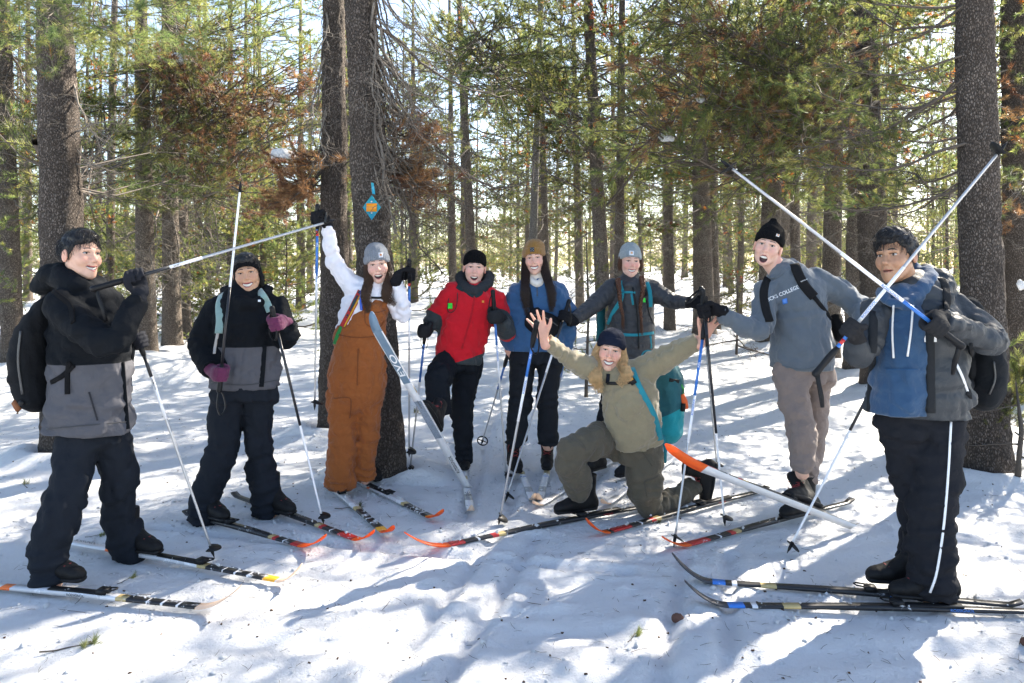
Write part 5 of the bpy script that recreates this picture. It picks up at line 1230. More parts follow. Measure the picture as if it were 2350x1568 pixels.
def snow_h(x, y):
    x = np.asarray(x, float); y = np.asarray(y, float)
    far = np.clip((y - 9) / 8, 0, 1); far = far * far * (3 - 2 * far)
    h = .012 * np.maximum(0, y - 11) * np.clip(1 - (y - 60) / 60, .3, 1)
    h = h + far * .14 * vnoise2(x, y, 3.2, 5, 3) + (1 - far) * .020 * vnoise2(x, y, 1.1, 3, 2) - .012
    tr = np.exp(-((y - 4.6 + .25 * x * .2) / 1.6) ** 2)            # trodden trail
    h = h + .013 * vnoise2(x * .55 + y * .1, y * 1.9, .17, 9, 4) * (1 - .7 * far)
    h = h + .040 * np.maximum(0, vnoise2(x, y, .11, 21, 3) - .10) * np.clip(vnoise2(x, y, 1.3, 31, 2) + .45, 0, 1) * (1 - .6 * far)
    h = h - .010 * np.maximum(0, np.sin((y - .12 * x) * 15 + 2.5 * vnoise2(x, y, 1.5, 8, 2))) * np.exp(-((y - 3.2) / 1.0) ** 2)
    for x0, y0, x1, y1 in ((-.30, 5.0, -.10, 11.5), (-.02, 5.0, .22, 11.5), (.55, 5.6, 1.5, 10.5), (.85, 5.6, 1.85, 10.5), (-3.2, 7.5, -.8, 7.0), (-3.2, 7.2, -.8, 6.75), (-.10, 4.7, -.75, 2.2), (.14, 4.7, -.48, 2.2), (.95, 4.4, .30, 2.2), (1.2, 4.4, .58, 2.2), (-2.6, 2.95, 1.6, 2.75), (-2.6, 2.70, 1.6, 2.52), (-2.2, 4.9, .6, 4.15)):   # ski tracks
        dx, dy = x1 - x0, y1 - y0; t = np.clip(((x - x0) * dx + (y - y0) * dy) / (dx * dx + dy * dy), 0, 1); dist = np.hypot(x - x0 - t * dx, y - y0 - t * dy)
        h = h - .030 * np.exp(-(dist / .038) ** 4) + .010 * np.exp(-((dist - .085) / .035) ** 2)
    for (b, r, lean, k) in TREES_NEAR:
        q = np.hypot(x - b[0], y - b[1]); h = h + .10 * np.exp(-((q - r - .16) / .17) ** 2) * (y > b[1] - .2 if k in ('T5',) else 1) - .06 * np.exp(-(q / (r + .05)) ** 4)
    bank = np.exp(-((x + 5.2) / 2.2) ** 2 - ((y - 11.6) / 1.3) ** 2); h = h + .28 * bank
    return h
def gaxis(parts):
    return np.unique(np.concatenate([np.linspace(a, b, n) for a, b, n in parts]))
gx = gaxis([(-90, -14, 26), (-14, -4.2, 42), (-4.2, 4.2, 250), (4.2, 14, 42), (14, 90, 26)])
gy = gaxis([(-12, 1.5, 24), (1.5, 2.6, 18), (2.6, 8.0, 190), (8.0, 16, 80), (16, 40, 50), (40, 160, 40)])
GX, GY = np.meshgrid(gx, gy, indexing='ij'); GZ = snow_h(GX, GY)
nx, ny = GX.shape; I = np.arange(nx * ny).reshape(nx, ny)
Qd = np.stack([I[:-1, :-1], I[1:, :-1], I[1:, 1:], I[:-1, 1:]], -1).reshape(-1, 4)
m, nt, b = new_mat('snow')
tc = N(nt, 'ShaderNodeTexCoord')
n1 = N(nt, 'ShaderNodeTexNoise', inp={'Scale': 9.0, 'Detail': 8.0, 'Roughness': .62}); L(nt, tc.outputs['Object'], n1.inputs['Vector'])
n2 = N(nt, 'ShaderNodeTexNoise', inp={'Scale': 48.0, 'Detail': 8.0, 'Roughness': .75}); L(nt, tc.outputs['Object'], n2.inputs['Vector'])
n3 = N(nt, 'ShaderNodeTexNoise', inp={'Scale': 1.1, 'Detail': 5.0}); L(nt, tc.outputs['Object'], n3.inputs['Vector'])
L(nt, mixc(nt, n3.outputs[0], (.80, .81, .83), (.90, .905, .92)), b.inputs['Base Color'])
b.inputs['Roughness'].default_value = .62; b.inputs['Specular IOR Level'].default_value = .35
b1 = N(nt, 'ShaderNodeBump', inp={'Strength': .7, 'Distance': .07}); L(nt, n1.outputs[0], b1.inputs['Height'])
b2 = N(nt, 'ShaderNodeBump', inp={'Strength': .9, 'Distance': .03}); L(nt, n2.outputs[0], b2.inputs['Height']); L(nt, b1.outputs[0], b2.inputs['Normal']); L(nt, b2.outputs[0], b.inputs['Normal'])
SNOW = m
g = link('snow_ground', mesh_np('snow_ground', np.stack([GX, GY, GZ], -1).reshape(-1, 3), [Qd], mats=SNOW)); tag(g, kind='structure')
# ------------------------------------------------------------------ forest
def bark_mat(dark, light, fleck, name='bark', sc=1.0):
    m, nt, b = new_mat(name)
    tc = N(nt, 'ShaderNodeTexCoord'); mp = N(nt, 'ShaderNodeMapping'); mp.inputs['Scale'].default_value = (1, 1, .45); L(nt, tc.outputs['Object'], mp.inputs[0])
    nz = N(nt, 'ShaderNodeTexNoise', inp={'Scale': 18.0 * sc, 'Detail': 6.0, 'Roughness': .7}); L(nt, mp.outputs[0], nz.inputs['Vector'])
    ad = N(nt, 'ShaderNodeVectorMath', operation='ADD'); sc_ = N(nt, 'ShaderNodeVectorMath', operation='SCALE'); sc_.inputs['Scale'].default_value = .035; L(nt, nz.outputs[1], sc_.inputs[0])
    L(nt, mp.outputs[0], ad.inputs[0]); L(nt, sc_.outputs[0], ad.inputs[1])
    vo = N(nt, 'ShaderNodeTexVoronoi', feature='DISTANCE_TO_EDGE', inp={'Scale': 75.0 * sc}); L(nt, ad.outputs[0], vo.inputs['Vector'])
    vc = N(nt, 'ShaderNodeTexVoronoi', feature='F1', inp={'Scale': 75.0 * sc}); L(nt, ad.outputs[0], vc.inputs['Vector'])
    mr = N(nt, 'ShaderNodeMapRange', inp={1: .0, 2: .22}); L(nt, vo.outputs[0], mr.inputs[0])
    c1 = mixc(nt, nz.outputs[0], light, fleck); c2 = mixc(nt, math_(nt, 'MULTIPLY', vc.outputs['Color'], .55), c1, dark)
    lz = N(nt, 'ShaderNodeTexNoise', inp={'Scale': 2.6, 'Detail': 5.0, 'Roughness': .65}); L(nt, tc.outputs['Object'], lz.inputs['Vector']); lr = N(nt, 'ShaderNodeMapRange', inp={1: .50, 2: .72, 4: .55}); L(nt, lz.outputs[0], lr.inputs[0])
    c2 = mixc(nt, lr.outputs[0], c2, [min(.4, x * 1.5) for x in fleck])
    L(nt, mixc(nt, mr.outputs[0], dark, c2), b.inputs['Base Color']); b.inputs['Roughness'].default_value = .9; b.inputs['Specular IOR Level'].default_value = .2
    h = math_(nt, 'ADD', mr.outputs[0], math_(nt, 'MULTIPLY', nz.outputs[0], 1.2))
    bp = N(nt, 'ShaderNodeBump', inp={'Strength': .9, 'Distance': .02}); L(nt, h, bp.inputs['Height']); L(nt, bp.outputs[0], b.inputs['Normal'])
    return m
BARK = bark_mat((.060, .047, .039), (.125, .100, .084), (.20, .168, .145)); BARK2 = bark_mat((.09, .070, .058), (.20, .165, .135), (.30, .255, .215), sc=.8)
DEADWOOD = bark_mat((.12, .11, .10), (.30, .28, .25), (.42, .40, .37), name='dead_wood')
TWIG = plain((.085, .068, .055), .85, var=.4, scale=3, name='twig'); TWIG_G = plain((.15, .13, .11), .85, var=.4, scale=3, name='twig_grey')
def needle_mat(stops, name='needles', tr=.58, boost=1.25):
    m, nt, b = new_mat(name)
    a = N(nt, 'ShaderNodeAttribute', attribute_name='tint'); r = N(nt, 'ShaderNodeValToRGB'); L(nt, a.outputs['Fac'], r.inputs[0]); e = r.color_ramp.elements
    e[0].position, e[0].color = stops[0][0], (*stops[0][1], 1); e[1].position, e[1].color = stops[-1][0], (*stops[-1][1], 1)
    for p_, c in stops[1:-1]:
        x = e.new(p_); x.color = (*c, 1)
    oi = N(nt, 'ShaderNodeObjectInfo'); hs = N(nt, 'ShaderNodeHueSaturation'); L(nt, r.outputs[0], hs.inputs['Color'])
    L(nt, math_(nt, 'ADD', math_(nt, 'MULTIPLY', oi.outputs['Random'], .5), .75), hs.inputs['Value']); L(nt, math_(nt, 'ADD', math_(nt, 'MULTIPLY', oi.outputs['Random'], .03), .485), hs.inputs['Hue'])
    L(nt, hs.outputs[0], b.inputs['Base Color']); b.inputs['Roughness'].default_value = .45; b.inputs['Specular IOR Level'].default_value = .35
    t = N(nt, 'ShaderNodeBsdfTranslucent'); h2 = N(nt, 'ShaderNodeHueSaturation'); h2.inputs['Value'].default_value = 2.6 * boost; h2.inputs['Saturation'].default_value = 1.05; L(nt, hs.outputs[0], h2.inputs['Color']); L(nt, h2.outputs[0], t.inputs[0])
    mx = N(nt, 'ShaderNodeMixShader'); mx.inputs[0].default_value = tr; o = nt.nodes['Material Output']; L(nt, b.outputs[0], mx.inputs[1]); L(nt, t.outputs[0], mx.inputs[2]); L(nt, mx.outputs[0], o.inputs[0]); return m
NEED = needle_mat([(0, (.16, .055, .02)), (.04, (.14, .06, .02)), (.06, (.042, .062, .024)), (.55, (.074, .088, .031)), (1, (.140, .134, .044))])
NEED_BROWN = needle_mat([(0, (.075, .032, .016)), (.5, (.125, .066, .034)), (.75, (.18, .098, .050)), (.9, (.22, .125, .065)), (1, (.07, .080, .035))], 'dead_needles', .35)
def tuft(rs, c, d, n, ln, w, spread=1.0):
    """needle triangles round a twig end"""
    d = nrm(d); a = nrm(np.cross(d, rs.normal(size=3))); b = np.cross(d, a)
    s_ = rs.rand(n); th = rs.rand(n) * 6.283; el = (.25 + .9 * rs.rand(n)) * spread
    base = c - d * (.07 * (1 - s_))[:, None]
    dr = d[None] * np.cos(el)[:, None] + (a[None] * np.cos(th)[:, None] + b[None] * np.sin(th)[:, None]) * np.sin(el)[:, None]
    L_ = ln * (.7 + .5 * rs.rand(n)); sd = np.cross(dr, rs.normal(size=(n, 3))); sd /= np.linalg.norm(sd, axis=1)[:, None]
    return np.stack([base - sd * w / 2, base + sd * w / 2, base + dr * L_[:, None]], 1)
def branch(seed, ln=1.6, ntw=13, nt=26, nl=.062, w=.0045, droop=.12, up=.22, dead=False, curl=0.0, r0=.014, spread=1.0):
    """a limb along +x: wood (verts, faces), needles (k,3,3), tint per needle"""
    rs = np.random.RandomState(seed); t = np.linspace(0, 1, 8)
    ax = np.column_stack([t * ln, np.cumsum(rs.normal(size=8)) * .025 * ln, -droop * ln * np.sin(t * 2.2) + up * ln * t ** 2.2 + np.cumsum(rs.normal(size=8)) * .012 * ln])
    wood = [sweep(ax, np.linspace(r0, r0 * .25, 8), ns=5, cap=False)]; nd, ti = [], []
    def tf(c, d):
        nd.append(tuft(rs, c, d, nt, nl, w, spread)); ti.append(np.full(nt, rs.rand()) * .9 + rs.rand(nt) * .1)
    for i in range(ntw):
        s_ = .18 + .80 * (i + rs.rand()) / ntw; k = min(6, int(s_ * 7)); f = s_ * 7 - k; p0 = ax[k] * (1 - f) + ax[k + 1] * f
        sd = 1 if i % 2 else -1; L_ = ln * (.16 + .34 * (1 - s_)) * (.7 + .6 * rs.rand()); dv = nrm([.55 + .4 * rs.rand(), sd * (.5 + .5 * rs.rand()), rs.normal() * .35 + (.1 if not dead else -.25)])
        pts = [p0]; cur = dv.copy()
        for j in range(4):
            cur = nrm(cur + rs.normal(size=3) * (.22 + curl) + np.array([.05, 0, .10 if not dead else -.12])); pts.append(pts[-1] + cur * L_ / 4)
        pts = np.array(pts); wood.append(sweep(pts, np.linspace(r0 * .35, r0 * .12, 5), ns=3, cap=False))
        if dead:
            for j in (1, 2, 3, 4):
                q = pts[j]; e = nrm(cur + rs.normal(size=3) * .9); e2 = nrm(e + rs.normal(size=3) * .7 + [0, 0, -.3]); l2 = L_ * (.25 + .3 * rs.rand())
                wood.append(sweep([q, q + e * l2 * .5, q + (e + e2) * l2 * .5], [r0 * .16, r0 * .12, r0 * .08], ns=3, cap=False))
        if nt:
            for j in (2, 3, 4): tf(pts[j], pts[j] - pts[j - 1] + np.array([0, 0, .02]))
            if L_ > .35:
                for j in (2, 3):
                    e = nrm(cur + rs.normal(size=3) * .8); q = pts[j] + e * .12; wood.append(sweep([pts[j], q], [r0 * .14, r0 * .1], ns=3, cap=False)); tf(q, e)
    if nt:
        tf(ax[-1], ax[-1] - ax[-2]); tf(ax[-2], ax[-1] - ax[-2])
    return wood, (np.concatenate(nd) if nd else np.zeros((0, 3, 3))), (np.concatenate(ti) if ti else np.zeros(0))
def xf(P, R, t, s_=1.0): return (P * s_) @ R.T + t
def crown_mesh(seed, zb, zt, n, lmax, tmpl, flat=.9, jit=.35, lowl=.7):
    """limbs spread up a stem: one wood mesh, one needle mesh"""
    rs = np.random.RandomState(seed); Vw, Fw, o, Nd, Ti = [], [], 0, [], []
    for i in range(n):
        q = ((i + rs.rand()) / n) ** 1.0; z = zb + (zt - zb) * q; wood, nd, ti = tmpl[rs.randint(len(tmpl))]
        prof = lmax * (lowl + (1 - lowl) * min(1, q / .3)) * (1 - .80 * max(0, (q - .35) / .65)) * (.65 + .6 * rs.rand()); s_ = prof / 1.6
        az = i * 2.399 + rs.normal() * jit; tl = -.25 + .55 * q + rs.normal() * .14; x = np.array([math.cos(az) * math.cos(tl), math.sin(az) * math.cos(tl), math.sin(tl)]); R = np.column_stack([x, nrm(np.cross([0, 0, 1], x)), np.cross(x, nrm(np.cross([0, 0, 1], x)))]); t = np.array([0, 0, z])
        for V, fs in wood:
            Vw.append(xf(V, R, t, s_)); Fw += [f + o for f in fs]; o += len(V)
        if len(nd):
            # needle size stays real: scale positions of each tuft, not the needles
            c = nd[:, 0]; Nd.append((xf(c, R, t, s_)[:, None, :] + ((nd - c[:, None]) * max(.75, min(1.15, s_ + .2))) @ R.T)); Ti.append(np.clip(ti + rs.normal() * .12, 0, 1))
    W = (np.vstack(Vw), [np.concatenate(Fw)]); 
    wm = mesh_np('branches', W[0], W[1], mats=TWIG)
    nm = None
    if Nd:
        T_ = np.concatenate(Nd).reshape(-1, 3); nm = mesh_np('foliage', T_, [np.arange(len(T_)).reshape(-1, 3)], smooth=False, attrs={'tint': np.repeat(np.concatenate(Ti), 3)}, mats=NEED)
    return wm, nm
LIVE = [branch(s_, nt=21, w=.0096, nl=.064, ntw=19) for s_ in (1, 2, 3, 4)]; SPARSE = [branch(s_, nt=20, w=.0085, ntw=10) for s_ in (11, 12)]
DEAD = [branch(s_, nt=0, ntw=12, dead=True, curl=.25, droop=.1, up=.0, r0=.012) for s_ in (21, 22, 23)]
CROWNS = [crown_mesh(1, 2.2, 14, 58, 2.2, LIVE), crown_mesh(2, 3.0, 15, 56, 2.0, LIVE), crown_mesh(3, 1.3, 12, 58, 2.3, LIVE + SPARSE), crown_mesh(4, 3.6, 15, 50, 2.1, LIVE)]
LOW = [crown_mesh(14, .5, 7, 50, 2.0, LIVE + SPARSE, lowl=.9), crown_mesh(15, .3, 5, 38, 1.7, LIVE, lowl=.9)]
HIGH = [crown_mesh(5, 5.0, 9.7, 26, 1.7, LIVE)] * 2
SHORT = [crown_mesh(16, 2.4, 8.6, 36, 2.0, LIVE + SPARSE), crown_mesh(17, 3.0, 9.0, 34, 1.9, LIVE + SPARSE)]
TALL = crown_mesh(18, 3.0, 12.0, 46, 1.9, LIVE + SPARSE)
DEADS = [crown_mesh(7, .9, 6.5, 34, 1.5, DEAD, lowl=.8)[0], crown_mesh(8, 1.4, 7.5, 30, 1.7, DEAD, lowl=.8)[0]]
for d_ in DEADS: d_.name = 'dead_twigs'; d_.materials[0] = TWIG_G
def trunk_mesh(r, lean, H=16.0, near=False, seed=0, mat=None, flare=1.25, curve=0.0):
    na = 60 if near else 20
    zs = np.concatenate([np.arange(-.25, 5.2, .028), np.linspace(5.2, H, 14)[1:]]) if near else np.array([-.3, 0, .25, .8, 2, 4, 7, 11, H])
    th = np.arange(na) * 2 * np.pi / na; Z, TH = np.meshgrid(zs, th, indexing='ij')
    rr = r * (1 - .85 * np.clip(Z / H, 0, 1) ** 1.1) * (1 + (flare - 1) * np.exp(-np.maximum(Z, 0) / .22)) + .004
    rs = np.random.RandomState(seed)
    if near:
        X_, Y_ = np.cos(TH) * r, np.sin(TH) * r
        n_ = wnoise(X_, Y_, Z * .45, .055, seed) * .5 + wnoise(X_, Y_, Z * .5, .025, seed + 5) * .35
        rr = rr + np.clip(n_, -.6, .5) * .013 + .010 * wnoise(X_, Y_, Z, .5, seed + 2)
        for _ in range(22):                                     # knots and branch scars
            zk, tk = rs.uniform(.3, 5), rs.rand() * 6.28; dd = ((Z - zk) / .05) ** 2 + ((np.angle(np.exp(1j * (TH - tk)))) * r / .04) ** 2; rr = rr + .016 * np.exp(-dd) - .012 * np.exp(-dd * 5)
    lx = lean[0] * (Z / 4.2) + curve * np.sin(Z * .8); ly = lean[1] * (Z / 4.2)
    V = np.stack([np.cos(TH) * rr + lx, np.sin(TH) * rr + ly, Z], -1).reshape(-1, 3); n = len(zs)
    i = np.arange(n - 1)[:, None] * na; j = np.arange(na)[None]; j2 = (j + 1) % na
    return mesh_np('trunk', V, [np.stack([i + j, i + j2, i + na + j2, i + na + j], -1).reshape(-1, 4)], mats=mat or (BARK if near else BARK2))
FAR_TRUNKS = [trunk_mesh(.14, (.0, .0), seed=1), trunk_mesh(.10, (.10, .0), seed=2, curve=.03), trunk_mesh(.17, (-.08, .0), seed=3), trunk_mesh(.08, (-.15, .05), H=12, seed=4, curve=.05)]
def lean_m(o, lean):     # follow the stem's lean
    o.matrix_local = Matrix(((1, 0, lean[0] / 4.2, 0), (0, 1, lean[1] / 4.2, 0), (0, 0, 1, 0), (0, 0, 0, 1)))
def pine(base, label, group, trunk, crown=None, dead=None, rz=0.0, s_=1.0, lean=None, grow=1.0):
    z = float(snow_h(base[0], base[1])); o = empty('pine_tree', (base[0], base[1], z - .02), label, 'pine tree', group); o.rotation_euler = (0, 0, rz); o.scale = (s_, s_, s_ * grow)
    link('trunk', trunk, o)
    if crown is not None:
        w = link('branches', crown[0], o); 
        f = link('foliage', crown[1], o)
        if lean: lean_m(w, lean); lean_m(f, lean)
    if dead is not None:
        d_ = link('dead_twigs', dead, o)
        if lean: lean_m(d_, lean)
    return o
LB = dict(T1='thick grey pine trunk behind the man with dark hair and black backpack', T2='straight slim pine trunk with dead twigs beside the thick left trunk', T3='dark pine trunk behind the slim straight trunk, thick with dead boughs',
          T0='pine trunk at the edge of the woods beyond the black backpack', T4='pine trunk without a marker, standing against the marked one', T5='pine trunk carrying the blue and orange diamond marker', T6='broad dark pine trunk behind the man in blue hoodie',
          T7='pine trunk just beyond the broad trunk behind the blue hoodie man', T8='stout pine trunk right behind the crossed poles', T9='pine trunk between the shouting man and the stout trunk', T10='slender pine trunk above the raised shoulder of the shouting man',
          T11='thin pine trunk above the black knit hat', T12='pine trunk just behind the head of the shouting man', T13='wide pale pine trunk beside the black gloved hands', T13b='narrow pine trunk leaning close to the wide pale one', T14='slim straight pine trunk between the braids and the wide pale trunk',
          T15='thin straight pine trunk right above the light grey hat with braids', T16='leaning pine trunk next to the thin straight one above the grey hat', T17='pale distant pine trunk between mustard hat and light grey hat', T18='pale barkless dead pine snag above the mustard hat',
          T19='brown pine trunk behind the shoulder of the blue pullover', T20='slim pine trunk above the black knit hat of the person in red', T21='thin distant pine left of the trunk above the red jacket', T22='distant pine standing by the snowy clearing', T23='small distant pine beyond the raised white sleeve', T24='far pine at the back of the clearing left of the pair')
TREE = {}
for i, (bse, r, lean, k) in enumerate(TREES_NEAR):
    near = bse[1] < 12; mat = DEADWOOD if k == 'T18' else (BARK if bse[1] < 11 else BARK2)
    cr = None if k == 'T18' else (HIGH[i % 2] if bse[1] < 9 or k in ('T2', 'T3') else (TALL if k in ('T7', 'T8', 'T9', 'T10', 'T12') else SHORT[i % 2]))
    TREE[k] = pine(bse, LB[k], None, trunk_mesh(r, lean, H=13.0 if k in ('T7', 'T8', 'T9', 'T10', 'T12') else 10.5, near=near, seed=40 + i, mat=mat, flare=1.28 if r > .13 else 1.15), cr, DEADS[i % 2] if k not in ('T1', 'T6', 'T4', 'T5', 'T18') else None, lean=lean)
rs = np.random.RandomState(5); placed = [b for b, *_ in TREES_NEAR]
TD = ('straight pine', 'slim slightly bent pine', 'stout pine', 'very thin crooked pine'); CD = ('boughs above head height', 'boughs starting high up', 'wide low boughs', 'clear stem, high crown'); LD = ('tall bushy young pine', 'short bushy young pine')
def free(p, m): return all(np.hypot(p[0] - q[0], p[1] - q[1]) > m for q in placed)
def far_pine(b, low):
    s_ = rs.uniform(.8, 1.25); t, c, l_ = rs.randint(4), rs.randint(4), rs.randint(2)
    if low: pine(b, LD[l_] + ' with boughs down to the snow in background forest', 'young pines of the understorey', FAR_TRUNKS[1], LOW[l_], None, rs.rand() * 6.28, s_ * .8)
    else:
        dd = rs.rand() < .5; pine(b, f"{TD[t]} with {CD[c]}{' over dead twigs' if dd else ''} in background forest", 'pines deep in the forest', FAR_TRUNKS[t], CROWNS[c], DEADS[rs.randint(2)] if dd else None, rs.rand() * 6.28, s_ * min(1, .62 + b[1] * .010))
for n, d0, d1, pw, plow, gap in ((95, 17, 60, 1.2, .35, 2.1), (90, 27, 70, 1.0, 1.0, 1.5), (80, 55, 105, 1.0, .5, 2.0)):
    k = 0
    for tries in range(4000):
        if k >= n: break
        d = d0 + (d1 - d0) * rs.rand() ** pw; u = rs.uniform(-300, 2800); b = tg(u, d)
        if 930 < u < 1045 and d < 45: continue            # the snowy clearing
        if not free(b, gap + d * .02): continue
        placed.append(b); k += 1; far_pine(b, rs.rand() < plow and d > 19)
for u, d in ((430, 15.6), (530, 17.2), (610, 18.8), (245, 17), (480, 20.5), (560, 22)): far_pine(tg(u, d), True)      # dense young growth behind the slim trunk
# wood continued left and right; the unseen right-hand, sunward pines added for shade
for (x, y) in ((7.4, 8.0), (8.9, 8.8), (9.8, 10.4), (13.5, 8.0), (17, 12), (-6.6, 8.5), (-8.5, 6.5), (-9.5, 11), (20, 18), (15, 21), (12, 4)):
    far_pine(np.array([x + rs.normal() * .3, y + rs.normal() * .3, 0]), False)
print('forest', time.time() - T0)
# ------------------------------------------------------------------ boughs, snow clumps, marker, litter
LEN = dict(fine=(.8, 1.4, 2.1), mid=(.7, 1.2, 1.9, 2.8), dead=(.7, 1.2, 1.9, 2.8))
TMPL = dict(fine={l_: [branch(30 + q + int(l_ * 10), ln=l_, nt=60, w=.0018, nl=.056, ntw=int(4 + 4 * l_), r0=.007, up=.1) for q in range(2)] for l_ in LEN['fine']},
            mid={l_: [branch(40 + q + int(l_ * 10), ln=l_, nt=44, w=.0032, nl=.056, ntw=int(5 + 8 * l_), r0=.007 + .004 * l_) for q in range(3)] for l_ in LEN['mid']},
            dead={l_: [branch(50 + q + int(l_ * 10), ln=l_, nt=0, ntw=int(6 + 8 * l_), dead=True, curl=.45, droop=.25, up=-.1, r0=.006 + .004 * l_) for q in range(4)] for l_ in LEN['dead']})
_bm = {}
def bough_mesh(kind, l_, i, tint):
    key = (kind, l_, i, tint)
    if key not in _bm:
        wood, nd, ti = TMPL[kind][l_][i]; V, fl = join(wood); wm = mesh_np('bough', V, [np.concatenate(fl)], mats=TWIG if tint != 'grey' else TWIG_G); nm = None
        if len(nd): nm = mesh_np('needles', nd.reshape(-1, 3), [np.arange(len(nd) * 3).reshape(-1, 3)], smooth=False, attrs={'tint': np.repeat(ti, 3)}, mats=NEED_BROWN if tint == 'brown' else NEED)
        _bm[key] = (wm, nm)
    return _bm[key]
rb = random.Random(3)
def bough(tree, a, b, kind='mid', tint='green', roll=None, carry=None):
    """one limb of a tree from picture point a to b (u, v, distance)"""
    o = TREE[tree]; A, B = at(*a), at(*b); x = B - A; ln = np.linalg.norm(x); x = x / ln; L0 = min(LEN[kind], key=lambda q: abs(math.log(q / ln)))
    y = nrm(np.cross([0, 0, 1], x)); z = np.cross(x, y); s_ = ln / L0; ti_ = rb.randrange(len(TMPL[kind][L0])); wm, nm = bough_mesh(kind, L0, ti_, tint)
    r = rb.uniform(-.5, .5) if roll is None else roll; y2 = y * math.cos(r) + z * math.sin(r); z2 = np.cross(x, y2)
    M = Matrix([[x[i] * s_, y2[i] * s_, z2[i] * s_, A[i] - o.location[i]] for i in range(3)] + [[0, 0, 0, 1]])
    if carry is not None:                              # shift so that the limb really passes under the load
        c6 = TMPL[kind][L0][ti_][0][0][0][30:35].mean(0); now = M @ Vector(c6) + o.location; M.translation = M.translation + Vector(carry) - now
    w = link('bough', wm, o); w.matrix_local = M
    if nm: link('needles', nm, w)
U = rb.uniform
for a, b in (((120, -60, 6.4), (30, 70, 4.4)), ((140, -70, 6.4), (95, 95, 4.5)), ((150, -60, 6.4), (170, 45, 4.4)), ((170, -50, 6.4), (290, 40, 4.6)), ((180, -60, 6.4), (380, 25, 4.8)), ((185, -70, 6.5), (455, 20, 5.0)), ((110, -60, 6.5), (-20, 25, 4.5)), ((180, 60, 6.5), (258, 95, 5.6)), ((190, -40, 6.6), (335, 90, 5.4))):
    bough('T1', a, b, 'fine')
for _ in range(7): bough('T1', (170, U(150, 420), 6.7), (170 + U(60, 130), U(150, 450), 6.5 + U(-.3, .5)), 'dead', 'grey')
for _ in range(34):                                    # dead tangle with dark brown needles
    s_ = U(0, 1); v = 20 + 420 * s_; bough('T3', (375, v, 13.9), (375 + U(60, 260), v + U(-60, 130), 13.2 + U(-2.5, 1.2)), 'mid' if s_ > .15 and U(0, 1) < .8 else 'dead', 'brown' if U(0, 1) < .4 else 'green')
for _ in range(10): bough('T3', (375, U(60, 500), 13.9), (375 + U(50, 170), U(100, 700), 13 + U(-1.5, .5)), 'dead', 'grey')
for _ in range(12): v = U(-20, 330); bough('T3', (380, v, 13.9), (380 + U(120, 330), v + U(-40, 90), 12.6 + U(-2, 1.2)), 'mid', 'green')
for _ in range(15): bough('T4', (745, U(300, 440), 7.5), (745 - U(50, 135), U(370, 510), 7.5 + U(-.5, .6)), 'mid', 'brown')
for _ in range(46): v = U(-80, 330); bough('T5', (858, v, 5.95), (858 + U(35, 190), v + U(60, 260), 6.05 + U(-.02, 1.0)), 'dead', 'grey' if U(0, 1) < .6 else 'dark')
for _ in range(9): v = U(-60, 300); bough('T4', (752, v, 7.5), (752 + U(-110, 60), v + U(40, 200), 7.2 + U(-.5, .5)), 'dead', 'grey')
for _ in range(16): v = U(260, 400); bough('T5', (865, v, 5.95), (865 + U(50, 140), v + U(-10, 110), 6.5 + U(-.3, .9)), 'mid', 'brown')
for a, b in (((868, 60, 6), (1180, 70, 7.6)), ((870, 180, 6), (1120, 300, 6.9)), ((868, 240, 6), (1230, 230, 8.2)), ((872, 330, 6), (1100, 345, 7.4))):
    bough('T5', a, b, 'dead', 'dark')
for _ in range(16): v = U(60, 330); bough('T8', (2000, v, 10.1), (2000 - U(140, 420), v + U(-60, 60), 9.2 + U(-1.2, .8)), 'mid', 'brown' if U(0, 1) < .18 else 'green')
for _ in range(12): v = U(-30, 420); bough('T10', (1903, v, 12.3), (1903 + U(-300, 150), v + U(-50, 90), 11.4 + U(-1.5, .8)), 'mid', 'brown' if U(0, 1) < .2 else 'green')
for _ in range(16): v = U(-40, 420); bough('T6', (2220, v, 6.0), (2220 - U(120, 420), v + U(-60, 120), 6.9 + U(-.4, 1.6)), 'mid' if U(0, 1) < .6 else 'dead', 'green')
for _ in range(8): v = U(0, 500); bough('T7', (2340, v, 9.2), (2340 - U(20, 150), v + U(-50, 90), 8.8 + U(-1, .8)), 'mid', 'brown' if U(0, 1) < .4 else 'green')
for _ in range(14): bough('T16', (1380, U(-40, 500), 12.4), (1380 + U(-260, 260), U(-60, 420), 11.8 + U(-1.2, .8)), 'mid' if U(0, 1) < .6 else 'dead', 'green')
for _ in range(10): v = U(0, 450); bough('T0', (25, v, 11.5), (25 + U(-60, 150), v + U(-60, 80), 11 + U(-1, 1)), 'dead' if U(0, 1) < .6 else 'mid', 'green')
for _ in range(14): bough('T6', (2275, U(900, 1060), 6.1), (2275 + U(-20, 110), U(770, 1010), 6.0 + U(-.3, .5)), 'mid', 'green')   # low living shoots at the foot
